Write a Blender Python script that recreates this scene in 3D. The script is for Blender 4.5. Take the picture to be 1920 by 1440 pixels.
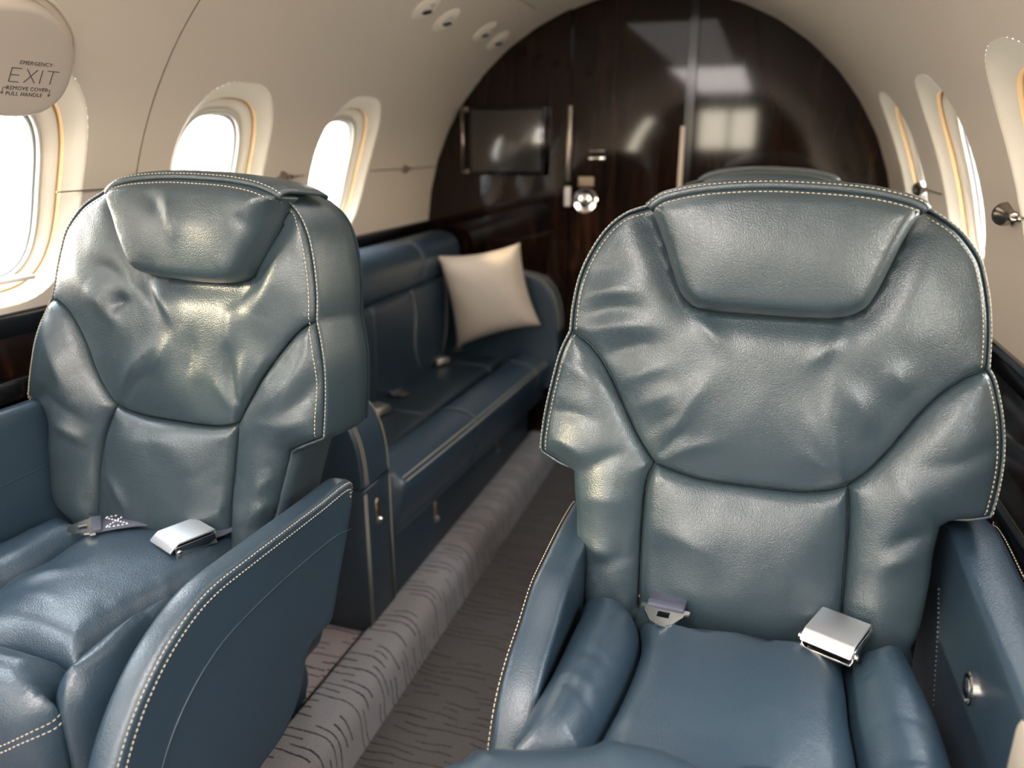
import bpy, bmesh, math, random
import numpy as np
from mathutils import Vector, Matrix, noise
from mathutils.geometry import delaunay_2d_cdt
random.seed(4)
PI = math.pi
SC = bpy.context.scene
COL = SC.collection
for o in list(bpy.data.objects):
    bpy.data.objects.remove(o)

# ------------------------------------------------------------------ camera
cam = bpy.data.cameras.new('camera')
cam.sensor_fit = 'HORIZONTAL'; cam.sensor_width = 36.0; cam.lens = 36.0*1442/1920
cam.clip_start = 0.02; cam.clip_end = 500
cam.dof.use_dof = True; cam.dof.focus_distance = 0.93; cam.dof.aperture_fstop = 27.04/9.0
cam_o = bpy.data.objects.new('camera', cam); COL.objects.link(cam_o)
cam_o.location = (0.35, 0, 1.04)
cam_o.rotation_euler = (math.radians(90-17.331), 0, math.radians(17.628))
SC.camera = cam_o

# ------------------------------------------------------------------ sky, sun, exposure
SC.view_settings.view_transform = 'Standard'
SC.view_settings.look = 'None'
SC.view_settings.gamma = 1.0
SC.view_settings.use_curve_mapping = False
SC.view_settings.exposure = 1.1
SC.cycles.max_bounces = 10; SC.cycles.diffuse_bounces = 6; SC.cycles.glossy_bounces = 5
SC.cycles.transparent_max_bounces = 12
SC.cycles.caustics_reflective = False; SC.cycles.caustics_refractive = False
SC.cycles.sample_clamp_indirect = 6.0
w = bpy.data.worlds.new('sky'); SC.world = w; w.use_nodes = True
nt = w.node_tree; nt.nodes.clear()
wo = nt.nodes.new('ShaderNodeOutputWorld'); bg = nt.nodes.new('ShaderNodeBackground')
tc = nt.nodes.new('ShaderNodeTexCoord'); sx = nt.nodes.new('ShaderNodeSeparateXYZ'); rp = nt.nodes.new('ShaderNodeValToRGB')
nt.links.new(tc.outputs['Generated'], sx.inputs[0]); nt.links.new(sx.outputs['Z'], rp.inputs[0])
rp.color_ramp.elements[0].position = 0.0; rp.color_ramp.elements[0].color = (1.0, 0.88, 0.68, 1)
rp.color_ramp.elements[1].position = 0.7; rp.color_ramp.elements[1].color = (0.80, 0.90, 1.0, 1)
nt.links.new(rp.outputs[0], bg.inputs['Color']); bg.inputs['Strength'].default_value = 9.5
nt.links.new(bg.outputs[0], wo.inputs['Surface'])

def lamp(name, kind, loc, rot, energy, color, **kw):
    d = bpy.data.lights.new(name, kind); d.energy = energy; d.color = color
    for k, v in kw.items(): setattr(d, k, v)
    o = bpy.data.objects.new(name, d); COL.objects.link(o); o.location = loc; o.rotation_euler = rot
    return o
sun = lamp('sun', 'SUN', (-5, -5, 5), (0, 0, 0), 1.5, (1.0, 0.84, 0.52), angle=math.radians(3))
sun.rotation_euler = Vector((0.64, 0.70, -0.27)).to_track_quat('-Z', 'Y').to_euler()

R = 0.70; ZC = 0.752          # cabin tube radius and axis height
WL = [0.835+0.47*k for k in range(-5, 3)]
WR = [1.03+0.47*k for k in range(-5, 3)]
WS = math.radians(20.5)       # height of a window's middle above the axis, as an angle
for side, ys in ((-1, WL), (1, WR)):
    for y in ys:
        if y > -1.2:
            rr = R+0.125; z = ZC+rr*math.sin(WS)
            o = lamp('sky_portal', 'AREA', (side*rr*math.cos(WS), y, z), (0, 0, 0), 1, (1, 1, 1), shape='RECTANGLE', size=0.24, size_y=0.28)
            o.rotation_euler = Vector((-side*math.cos(WS), 0, -math.sin(WS))).to_track_quat('-Z', 'Y').to_euler()
            o.data.cycles.is_portal = True
o = lamp('sky_portal', 'AREA', (-.76, -1.5, .62), (0, 0, 0), 1, (1, 1, 1), shape='RECTANGLE', size=.62, size_y=1.25); o.rotation_euler = (0, -PI/2, 0); o.data.size = 1.25; o.data.size_y = .52; o.data.cycles.is_portal = True

# broad fill light added under the forward ceiling, not a fixture
lamp('ceiling_fill_light', 'AREA', (0, -1.15, 1.425), (0, 0, 0), 27.0, (1.0, 0.93, 0.88), shape='RECTANGLE', size=0.46, size_y=2.9)

lamp('aft_ceiling_fill_light', 'AREA', (0, 1.15, 1.435), (0, 0, 0), 1.8, (1.0, 0.93, 0.88), shape='RECTANGLE', size=0.46, size_y=1.5)  # second fill, added to lift the dim aft walls

# ------------------------------------------------------------------ materials
def nodes(name):
    m = bpy.data.materials.new(name); m.use_nodes = True
    t = m.node_tree; b = t.nodes['Principled BSDF']
    return m, t, b
def N(t, kind, **kw):
    n = t.nodes.new(kind)
    for k, v in kw.items():
        if k in n.inputs.keys() if hasattr(n.inputs, 'keys') else False: n.inputs[k].default_value = v
        else: setattr(n, k, v)
    return n
def plain(name, col, rough=0.5, metal=0.0, spec=0.5, coat=0.0):
    m, t, b = nodes(name)
    b.inputs['Base Color'].default_value = (*col, 1); b.inputs['Roughness'].default_value = rough
    b.inputs['Metallic'].default_value = metal; b.inputs['Specular IOR Level'].default_value = spec
    b.inputs['Coat Weight'].default_value = coat; b.inputs['Coat Roughness'].default_value = 0.05
    return m
def leather(name, col, col2, rough=0.36):
    m, t, b = nodes(name); L = t.links.new
    tc = N(t, 'ShaderNodeTexCoord')
    n1 = N(t, 'ShaderNodeTexNoise'); n1.inputs['Scale'].default_value = 7; n1.inputs['Detail'].default_value = 4
    mx = N(t, 'ShaderNodeMix', data_type='RGBA'); mx.inputs[6].default_value = (*col, 1); mx.inputs[7].default_value = (*col2, 1)
    L(tc.outputs['Object'], n1.inputs['Vector']); L(n1.outputs['Fac'], mx.inputs[0]); L(mx.outputs[2], b.inputs['Base Color'])
    # pebbled grain: warped cells
    wn = N(t, 'ShaderNodeTexNoise'); wn.inputs['Scale'].default_value = 160; wn.inputs['Detail'].default_value = 2
    vm = N(t, 'ShaderNodeVectorMath', operation='MULTIPLY_ADD'); vm.inputs[1].default_value = (0.0018,)*3
    L(tc.outputs['Object'], wn.inputs['Vector']); L(wn.outputs['Color'], vm.inputs[0]); L(tc.outputs['Object'], vm.inputs[2])
    vo = N(t, 'ShaderNodeTexVoronoi', feature='SMOOTH_F1'); vo.inputs['Scale'].default_value = 620; vo.inputs['Smoothness'].default_value = 0.4
    L(vm.outputs[0], vo.inputs['Vector'])
    n2 = N(t, 'ShaderNodeTexNoise'); n2.inputs['Scale'].default_value = 45; n2.inputs['Detail'].default_value = 4; n2.inputs['Distortion'].default_value = 0.8
    L(tc.outputs['Object'], n2.inputs['Vector'])
    b1 = N(t, 'ShaderNodeBump'); b1.inputs['Strength'].default_value = 0.62; b1.inputs['Distance'].default_value = 0.00045
    b2 = N(t, 'ShaderNodeBump'); b2.inputs['Strength'].default_value = 0.05; b2.inputs['Distance'].default_value = 0.004
    iv = N(t, 'ShaderNodeMath', operation='SUBTRACT'); iv.inputs[0].default_value = 1.0
    L(vo.outputs['Distance'], iv.inputs[1]); L(iv.outputs[0], b1.inputs['Height']); L(n2.outputs['Fac'], b2.inputs['Height'])
    L(b2.outputs[0], b1.inputs['Normal']); L(b1.outputs[0], b.inputs['Normal'])
    mr = N(t, 'ShaderNodeMapRange'); mr.inputs[3].default_value = rough-0.04; mr.inputs[4].default_value = rough+0.10
    L(n1.outputs['Fac'], mr.inputs[0]); L(mr.outputs[0], b.inputs['Roughness'])
    b.inputs['Specular IOR Level'].default_value = 1.0
    b.inputs['Coat Weight'].default_value = 0.15; b.inputs['Coat Roughness'].default_value = 0.3
    b.inputs['Sheen Weight'].default_value = 0.0
    return m
LEA = leather('blue_grey_leather', (0.045, 0.070, 0.084), (0.034, 0.057, 0.071), 0.33)
LEA2 = leather('blue_leather_smooth', (0.031, 0.058, 0.087), (0.025, 0.050, 0.077), 0.33)
LEA3 = leather('dark_blue_leather', (0.022, 0.042, 0.062), (0.017, 0.034, 0.052), 0.42)
THREAD = plain('cream_thread', (0.62, 0.56, 0.42), 0.7)
def grain_plastic(name, col, rough=0.55):
    m, t, b = nodes(name); L = t.links.new
    tc = N(t, 'ShaderNodeTexCoord'); n = N(t, 'ShaderNodeTexNoise'); n.inputs['Scale'].default_value = 900
    bp = N(t, 'ShaderNodeBump'); bp.inputs['Strength'].default_value = 0.12; bp.inputs['Distance'].default_value = 0.0006
    L(tc.outputs['Object'], n.inputs['Vector']); L(n.outputs['Fac'], bp.inputs['Height']); L(bp.outputs[0], b.inputs['Normal'])
    b.inputs['Base Color'].default_value = (*col, 1); b.inputs['Roughness'].default_value = rough
    b.inputs['Specular IOR Level'].default_value = 0.35
    return m
CREAM = grain_plastic('cream_wall_panel', (0.76, 0.655, 0.545))
REVEAL = grain_plastic('cream_window_reveal', (0.88, 0.79, 0.66), 0.5)
HEADL = grain_plastic('ceiling_panel', (0.60, 0.54, 0.48))
COVER = grain_plastic('exit_cover_plastic', (0.58, 0.50, 0.42))
def wood(name):
    m, t, b = nodes(name); L = t.links.new
    tc = N(t, 'ShaderNodeTexCoord'); mp = N(t, 'ShaderNodeMapping'); mp.inputs['Scale'].default_value = (9, 9, 0.8)
    n = N(t, 'ShaderNodeTexNoise'); n.inputs['Scale'].default_value = 4; n.inputs['Detail'].default_value = 8; n.inputs['Distortion'].default_value = 1.2
    cr = N(t, 'ShaderNodeValToRGB'); cr.color_ramp.elements[0].color = (0.004, 0.0022, 0.0015, 1); cr.color_ramp.elements[1].color = (0.026, 0.0105, 0.006, 1)
    cr.color_ramp.elements[0].position = 0.38; cr.color_ramp.elements[1].position = 0.72
    L(tc.outputs['Object'], mp.inputs[0]); L(mp.outputs[0], n.inputs['Vector']); L(n.outputs['Fac'], cr.inputs[0]); L(cr.outputs[0], b.inputs['Base Color'])
    b.inputs['Roughness'].default_value = 0.065; b.inputs['Specular IOR Level'].default_value = 0.38
    return m
WOOD = wood('dark_lacquered_wood')
BLACK = plain('gloss_black', (0.006, 0.006, 0.007), 0.12)
BLACKM = plain('matt_black', (0.012, 0.012, 0.013), 0.6)
CHROME = plain('polished_metal', (0.80, 0.77, 0.72), 0.12, 1.0)
BRUSH = plain('brushed_metal', (0.90, 0.91, 0.93), 0.42, 1.0)
SATIN = plain('satin_bronze_metal', (0.36, 0.31, 0.26), 0.28, 1.0)
BRASS = plain('warm_belt_metal', (0.85, 0.72, 0.56), 0.3, 1.0)
GROOVE = plain('sun_tinted_window_groove', (0.66, 0.42, 0.20), 0.6)  # tan groove, with the orange of sunlit edges put into its colour
SCREEN = plain('screen_glass', (0.035, 0.032, 0.026), 0.16, 0, 1.0)
WEB = plain('grey_webbing', (0.09, 0.10, 0.14), 0.7)
RUBBER = plain('window_seal', (0.30, 0.31, 0.33), 0.5)
LENS = plain('lamp_lens', (0.55, 0.52, 0.48), 0.2)
INK = plain('grey_print', (0.12, 0.10, 0.085), 0.6)
def glass():
    m = bpy.data.materials.new('window_acrylic'); m.use_nodes = True; t = m.node_tree; t.nodes.clear(); L = t.links.new
    o = N(t, 'ShaderNodeOutputMaterial'); mx = N(t, 'ShaderNodeMixShader'); tr = N(t, 'ShaderNodeBsdfTransparent'); gl = N(t, 'ShaderNodeBsdfGlossy')
    mx.inputs[0].default_value = 0.07; gl.inputs['Roughness'].default_value = 0.02
    L(tr.outputs[0], mx.inputs[1]); L(gl.outputs[0], mx.inputs[2]); L(mx.outputs[0], o.inputs[0])
    return m
GLASS = glass()
def carpet(name, base, dark, streak=True):
    m, t, b = nodes(name); L = t.links.new
    uv = N(t, 'ShaderNodeUVMap'); sp = N(t, 'ShaderNodeSeparateXYZ'); L(uv.outputs[0], sp.inputs[0])
    def M(op, a, b_=None, c=None):
        n = N(t, 'ShaderNodeMath', operation=op)
        for i, v in enumerate((a, b_, c)):
            if v is None: continue
            if isinstance(v, (int, float)): n.inputs[i].default_value = v
            else: L(v, n.inputs[i])
        return n.outputs[0]
    def NZ(scale, detail, vec):
        n = N(t, 'ShaderNodeTexNoise'); n.inputs['Scale'].default_value = scale; n.inputs['Detail'].default_value = detail
        L(vec, n.inputs['Vector']); return n.outputs['Fac']
    f_ = N(t, 'ShaderNodeTexNoise'); f_.inputs['Scale'].default_value = 430; f_.inputs['Detail'].default_value = 2; L(uv.outputs[0], f_.inputs['Vector']); f = f_
    wob = NZ(11, 1, uv.outputs[0]); wf = NZ(170, 1, uv.outputs[0])
    y = M('ADD', M('MULTIPLY_ADD', wob, 0.030, sp.outputs['Y']), M('MULTIPLY', wf, 0.0034))
    row = M('MULTIPLY', y, 58.0); rid = M('FLOOR', row); fc = M('ABSOLUTE', M('SUBTRACT', M('FRACT', row), 0.5))
    line = M('LESS_THAN', fc, 0.085)
    cv = N(t, 'ShaderNodeCombineXYZ'); L(M('MULTIPLY', sp.outputs['X'], 11.0), cv.inputs[0]); L(M('MULTIPLY', rid, 7.31), cv.inputs[1])
    pres = M('GREATER_THAN', NZ(1.0, 0, cv.outputs[0]), 0.475)
    class _O: pass
    ml = _O(); ml.outputs = [M('MULTIPLY', line, pres)]
    mx = N(t, 'ShaderNodeMix', data_type='RGBA'); mx.inputs[6].default_value = (*base, 1); mx.inputs[7].default_value = (*dark, 1)
    L(ml.outputs[0], mx.inputs[0])
    m2 = N(t, 'ShaderNodeMix', data_type='RGBA'); m2.blend_type = 'MULTIPLY'; m2.inputs[0].default_value = 0.55
    L(mx.outputs[2], m2.inputs[6]); L(f.outputs['Fac'], m2.inputs[7]); L(m2.outputs[2], b.inputs['Base Color'])
    bp = N(t, 'ShaderNodeBump'); bp.inputs['Strength'].default_value = 0.9; bp.inputs['Distance'].default_value = 0.004
    sb = N(t, 'ShaderNodeMath', operation='SUBTRACT'); L(f.outputs['Fac'], sb.inputs[0]); L(ml.outputs[0], sb.inputs[1]); L(sb.outputs[0], bp.inputs['Height'])
    L(bp.outputs[0], b.inputs['Normal']); b.inputs['Roughness'].default_value = 0.95; b.inputs['Specular IOR Level'].default_value = 0.1
    b.inputs['Sheen Weight'].default_value = 0.2
    return m
CARPET = carpet('grey_streaked_carpet', (0.62, 0.60, 0.62), (0.045, 0.04, 0.045))
CARPET2 = carpet('aisle_carpet', (0.135, 0.122, 0.118), (0.02, 0.018, 0.018))
CARPET3 = carpet('pinkish_plate_carpet', (0.75, 0.62, 0.62), (0.08, 0.06, 0.07))
def fabric():
    m, t, b = nodes('woven_fabric'); L = t.links.new
    tc = N(t, 'ShaderNodeTexCoord'); n = N(t, 'ShaderNodeTexNoise'); n.inputs['Scale'].default_value = 300
    bp = N(t, 'ShaderNodeBump'); bp.inputs['Strength'].default_value = 0.5; bp.inputs['Distance'].default_value = 0.002
    L(tc.outputs['Object'], n.inputs['Vector']); L(n.outputs['Fac'], bp.inputs['Height']); L(bp.outputs[0], b.inputs['Normal'])
    b.inputs['Base Color'].default_value = (0.66, 0.55, 0.44, 1); b.inputs['Roughness'].default_value = 0.9; b.inputs['Sheen Weight'].default_value = 0.3
    return m
FABRIC = fabric()
TARMAC = plain('pale_concrete', (0.55, 0.50, 0.42), 0.9)

# ------------------------------------------------------------------ helpers
def mob(name, vs, fs, mat, parent=None, smooth=True, kind=None):
    me = bpy.data.meshes.new(name); me.from_pydata([tuple(v) for v in vs], [], [tuple(f) for f in fs]); me.validate()
    if smooth:
        me.polygons.foreach_set('use_smooth', [True]*len(me.polygons))
    me.materials.append(mat)
    o = bpy.data.objects.new(name, me); COL.objects.link(o)
    if parent is not None: attach(o, parent)
    if kind: o['kind'] = kind
    return o
def attach(o, parent):          # meshes are given in cabin metres; shift them under their Empty
    off = Vector(parent.get('_o', (0, 0, 0)))
    if o.type == 'MESH' and off.length > 0:
        o.data.transform(Matrix.Translation(-off))
    elif off.length > 0: o.location = Vector(o.location)-off
    o.parent = parent; o['_o'] = tuple(off)
def thing(name, label, cat, loc, group=None):
    o = bpy.data.objects.new(name, None); COL.objects.link(o); o.location = loc; o['_o'] = tuple(loc); o.empty_display_size = 0.1
    if label: o['label'] = label
    if cat: o['category'] = cat
    if group: o['group'] = group
    return o
def struct(o, label=None):
    o['kind'] = 'structure'
    if label: o['label'] = label
    return o
def from_bm(name, bm, mat, parent=None, smooth=True, angle=40):
    me = bpy.data.meshes.new(name)
    bmesh.ops.recalc_face_normals(bm, faces=bm.faces)
    bm.to_mesh(me); bm.free()
    me.polygons.foreach_set('use_smooth', [smooth]*len(me.polygons))
    me.materials.append(mat)
    if smooth: me.set_sharp_from_angle(angle=math.radians(angle))
    o = bpy.data.objects.new(name, me); COL.objects.link(o)
    if parent is not None: attach(o, parent)
    return o
def bbox(bm, c, s, bev=0.0, mat4=None, seg=2):
    r = bmesh.ops.create_cube(bm, size=1.0)
    vs = r['verts']
    for v in vs: v.co = Vector((v.co.x*s[0], v.co.y*s[1], v.co.z*s[2]))
    if bev > 0:
        es = list({e for v in vs for e in v.link_edges})
        rr = bmesh.ops.bevel(bm, geom=es, offset=bev, segments=seg, affect='EDGES', profile=0.5)
        vs = list({v for f in rr['faces'] for v in f.verts} | {v for v in vs if v.is_valid})
    M4 = Matrix.Translation(Vector(c)) @ (mat4 or Matrix.Identity(4))
    for v in vs: v.co = M4 @ v.co
    return vs
def box(name, c, s, mat, parent=None, bev=0.002, rot=None):
    bm = bmesh.new(); bbox(bm, c, s, bev, rot)
    return from_bm(name, bm, mat, parent)
def lathe(name, prof, M4, mat, parent=None, n=32):
    vs = []; fs = []
    for r, h in prof:
        for k in range(n):
            a = 2*PI*k/n; vs.append(M4 @ Vector((r*math.cos(a), r*math.sin(a), h)))
    for i in range(len(prof)-1):
        for k in range(n):
            fs.append((i*n+k, i*n+(k+1) % n, (i+1)*n+(k+1) % n, (i+1)*n+k))
    fs.append(tuple(range(n))[::-1]); fs.append(tuple((len(prof)-1)*n+k for k in range(n)))
    bm = bmesh.new(); bv = [bm.verts.new(v) for v in vs]
    for f in fs:
        try: bm.faces.new([bv[i] for i in f])
        except ValueError: pass
    return from_bm(name, bm, mat, parent)
def tube(name, pts, r, mat, parent=None, n=8, closed=False):
    pts = [Vector(p) for p in pts]; vs = []; fs = []
    m = len(pts); up = None
    for i, p in enumerate(pts):
        a = pts[(i-1) % m] if (closed or i > 0) else p; b = pts[(i+1) % m] if (closed or i < m-1) else p
        t = (b-a).normalized()
        if up is None:
            up = Vector((0, 0, 1)) if abs(t.z) < 0.9 else Vector((1, 0, 0))
        s = t.cross(up).normalized(); up = s.cross(t).normalized()
        for k in range(n):
            an = 2*PI*k/n; vs.append(p+r*(math.cos(an)*s+math.sin(an)*up))
    for i in range(m if closed else m-1):
        j = (i+1) % m
        for k in range(n):
            fs.append((i*n+k, i*n+(k+1) % n, j*n+(k+1) % n, j*n+k))
    if not closed:
        fs.append(tuple(range(n))[::-1]); fs.append(tuple((m-1)*n+k for k in range(n)))
    return mob(name, vs, fs, mat, parent)
def crom(pts, step=0.006):      # open Catmull-Rom curve through the points, evenly sampled
    P = [np.array(p, float) for p in pts]
    if len(P) == 2: out = [P[0], P[1]]
    else:
        Q = [2*P[0]-P[1]]+P+[2*P[-1]-P[-2]]; out = []
        for i in range(1, len(Q)-2):
            for k in range(8):
                t = k/8.0
                out.append(0.5*((2*Q[i])+(-Q[i-1]+Q[i+1])*t+(2*Q[i-1]-5*Q[i]+4*Q[i+1]-Q[i+2])*t*t+(-Q[i-1]+3*Q[i]-3*Q[i+1]+Q[i+2])*t**3))
        out.append(P[-1])
    out = np.array(out); L = np.r_[0, np.cumsum(np.linalg.norm(np.diff(out, axis=0), axis=1))]
    n = max(1, int(round(L[-1]/step))); s = np.linspace(0, L[-1], n+1)
    return np.stack([np.interp(s, L, out[:, k]) for k in range(out.shape[1])], 1)
def loop(*curves, step=0.006, smooth_closed=False):   # join curves end to end into one closed outline
    if smooth_closed:
        P = list(curves[0]); P = P[-3:]+P+P[:3]
        # sample through the wrapped points, keep the middle
        Q = crom(P, 0.0005); a = np.array(P[3]); b = Q
        d0 = np.linalg.norm(b-a, axis=1)
        n = len(b); i0 = int(np.argmin(d0[:n//2])); i1 = n//2+int(np.argmin(d0[n//2:]))
        seg = b[i0:i1]; L = np.r_[0, np.cumsum(np.linalg.norm(np.diff(seg, axis=0), axis=1))]
        m = max(8, int(L[-1]/step)); s = np.linspace(0, L[-1], m+1)[:-1]
        out = np.stack([np.interp(s, L, seg[:, k]) for k in range(2)], 1)
    else:
        out = np.concatenate([crom(c, step)[:-1] for c in curves])
    x, y = out[:, 0], out[:, 1]
    if np.sum(x*np.roll(y, -1)-np.roll(x, -1)*y) < 0: out = out[::-1]
    return out
def rev(c): return list(c)[::-1]
def seg_dist(P, A, B):          # distance of every P to the nearest of the segments A-B
    best = np.full(len(P), 1e9)
    for i in range(0, len(P), 1500):
        p = P[i:i+1500, None, :]; d = B-A; t = np.clip(((p-A)*d).sum(2)/((d*d).sum(1)+1e-12), 0, 1)
        q = A+t[..., None]*d
        best[i:i+1500] = np.sqrt(((p-q)**2).sum(2)).min(1)
    return best
def inside(P, poly):
    x, y = P[:, 0], P[:, 1]; c = np.zeros(len(P), bool)
    a = poly; b = np.roll(poly, -1, 0)
    for (x1, y1), (x2, y2) in zip(a, b):
        if y1 == y2: continue
        k = ((y1 > y) != (y2 > y)) & (x < (x2-x1)*(y-y1)/(y2-y1)+x1); c ^= k
    return c
def tri(poly, sp, rings=(), holes=()):
    polys = [poly]+list(holes)
    pts = []; edges = []
    for q in polys:
        b0 = len(pts); n = len(q); pts += [tuple(p) for p in q]; edges += [(b0+i, b0+(i+1) % n) for i in range(n)]
    A = np.concatenate(polys); B = np.concatenate([np.roll(q, -1, 0) for q in polys])
    extra = []
    for q in polys[:1]:
        t = np.roll(q, -1, 0)-np.roll(q, 1, 0); t /= np.linalg.norm(t, axis=1)[:, None]+1e-9
        nrm = np.stack([-t[:, 1], t[:, 0]], 1)
        for r in rings:
            e = q+nrm*r
            d = seg_dist(e, A, B); extra.append(e[(d > 0.93*r) & inside(e, q)])
    lo, hi = poly.min(0), poly.max(0); far = (rings[-1] if len(rings) else 0)+0.6*sp
    gx = np.arange(lo[0], hi[0], sp); gy = np.arange(lo[1], hi[1], sp*0.866)
    G = np.array([(x+(0.5*sp if j % 2 else 0), y) for j, y in enumerate(gy) for x in gx])
    if len(G):
        k = inside(G, poly)
        for h in holes: k &= ~inside(G, h)
        G = G[k]
        if len(G): extra.append(G[seg_dist(G, A, B) > far])
    allp = pts+[tuple(p) for e in extra for p in e]
    faces = []
    if holes: faces = []
    vs, es, fs, *_ = delaunay_2d_cdt([Vector(p) for p in allp], edges, faces, 1 if not holes else 0, 1e-7)
    vs = np.array([(v.x, v.y) for v in vs])
    fs = [f for f in fs]
    if holes:
        cen = np.array([vs[list(f)].mean(0) for f in fs]); k = inside(cen, poly)
        for h in holes: k &= ~inside(cen, h)
        fs = [f for f, q in zip(fs, k) if q]
    out = []
    for f in fs:
        a, b, c = vs[f[0]], vs[f[1]], vs[f[2]]
        if (b[0]-a[0])*(c[1]-a[1])-(b[1]-a[1])*(c[0]-a[0]) < 0: f = f[::-1]
        out.append(tuple(f))
    return vs, out
class Frame:
    def __init__(s, O, U, V):
        s.O = np.array(O, float); s.U = np.array(U, float); s.V = np.array(V, float)
        s.U /= np.linalg.norm(s.U); s.V /= np.linalg.norm(s.V); s.W = np.cross(s.U, s.V)
    def __call__(s, u, v, w): return s.O+np.outer(u, s.U)+np.outer(v, s.V)+np.outer(w, s.W)
    def pt(s, u, v, w): return s.O+u*s.U+v*s.V+w*s.W
def height_fn(poly, H, r, dome, dd, folds, nz, seed, ex=2.0, base=0.0, bend=None):
    A = poly; B = np.roll(poly, -1, 0)
    def f(P, tris=None):
        d = seg_dist(P, A, B)
        q = np.clip(1-d/r, 0, 1)
        h = H*(1-q**ex)**(1/ex)+dome*(1-np.clip(1-d/dd, 0, 1)**2)
        if tris is not None:         # relax the ridges along the pad's middle line
            T = np.array(tris); I = np.concatenate([T[:, 0], T[:, 1], T[:, 2], T[:, 1], T[:, 2], T[:, 0]]); J = np.concatenate([T[:, 1], T[:, 2], T[:, 0], T[:, 0], T[:, 1], T[:, 2]])
            cn = np.bincount(I, minlength=len(P)).astype(float); wgt = np.clip((d-0.95*r)/(1.6*r), 0, 1)
            for _ in range(f.relax):
                h = h+wgt*0.8*(np.bincount(I, weights=h[J], minlength=len(P))/np.maximum(cn, 1)-h)
        k = np.clip(d/(0.7*r), 0, 1)
        for (a, b, am, wd) in folds:
            a = np.array(a); b = np.array(b); L = np.linalg.norm(b-a)
            t = ((P-a)@(b-a))/L**2; tt = np.clip(t, 0, 1); c = a+tt[:, None]*(b-a)
            bow = 0.06*L*np.sin(PI*tt)[:, None]*np.array([-(b-a)[1], (b-a)[0]])/L
            ds = np.linalg.norm(P-c-bow, axis=1)
            h = h+k*1.25*am*np.exp(-(np.abs(ds)/(wd*.9))**1.5)*np.sin(PI*np.clip(0.12+0.8*tt, 0, 1))
        if nz:
            nn = np.array([noise.noise((x*9+seed, y*9, seed*1.7))+0.5*noise.noise((x*26, y*22+seed, 3.1+seed))+0.12*noise.noise((x*55, y*40+seed, 7.1+seed)) for x, y in P])
            h = h+k*nz*nn
        h = h+base
        if bend is not None: h = h+bend(P)
        return h
    f.relax = 30
    return f
def puff(name, fr, poly, H, r, mat, parent, dome=0.0, dd=0.1, folds=(), nz=0.0, seed=0, sp=0.008, back=0.02, ex=2.0, base=0.0, bend=None, both=False, cap=True):
    rings = [x*r for x in (0.03, 0.10, 0.22, 0.38, 0.58, 0.8)]
    vs, fs = tri(poly, sp, [x for x in rings if x > 0.0008])
    f = height_fn(poly, H, r, dome, dd, folds, nz, seed, ex, base, bend)
    h = f(vs, fs)
    top = fr(vs[:, 0], vs[:, 1], h); n = len(vs); faces = list(fs)
    if both: low = fr(vs[:, 0], vs[:, 1], -back-(h-base))
    else: low = fr(vs[:, 0], vs[:, 1], np.full(n, -back)+base+(bend(vs) if bend is not None else 0))
    # boundary edges of the triangulation -> side walls
    cnt = {}
    for q in fs:
        for i in range(3):
            e = (q[i], q[(i+1) % 3]); cnt[e] = cnt.get(e, 0)+1
    faces += [tuple(n+i for i in q[::-1]) for q in fs]
    for (a, b) in cnt:
        if (b, a) not in cnt: faces.append((b, a, n+a, n+b))
    o = mob(name, np.concatenate([top, low]), faces, mat, parent)
    if len(fs) < 3: print('EMPTY', name)
    o['_n'] = len(fs)
    return o, f
def stitches(name, pts, ups, parent, L=0.0036, gap=0.0018, w=0.0009, mat=None):
    P = [np.array(p, float) for p in pts]; cl = np.array(P); D = np.r_[0, np.cumsum(np.linalg.norm(np.diff(cl, axis=0), axis=1))]
    U = np.array(ups, float); vs = []; fs = []
    s = gap
    def at(x): return np.array([np.interp(x, D, cl[:, k]) for k in range(3)])
    def upat(x): return np.array([np.interp(x, D, U[:, k]) for k in range(3)])
    while s+L < D[-1]:
        a = at(s); b = at(s+L); u = upat(s+L/2); u /= np.linalg.norm(u)+1e-9; t = b-a; t /= np.linalg.norm(t)+1e-9
        sd = np.cross(t, u); m = (a+b)/2+u*w*0.75; k = len(vs)
        vs += [a-sd*w*.5-u*w*.3, a+sd*w*.5-u*w*.3, m-sd*w*.55, m+sd*w*.55, m-sd*w*.5-u*w*1.2, m+sd*w*.5-u*w*1.2, b-sd*w*.5-u*w*.3, b+sd*w*.5-u*w*.3]
        fs += [(k, k+1, k+3, k+2), (k+2, k+3, k+7, k+6), (k, k+2, k+4), (k+1, k+5, k+3), (k+2, k+6, k+4), (k+3, k+5, k+7)]
        s += L+gap
    o = mob(name, vs, fs, mat or THREAD, parent, smooth=False)
    return o
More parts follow.
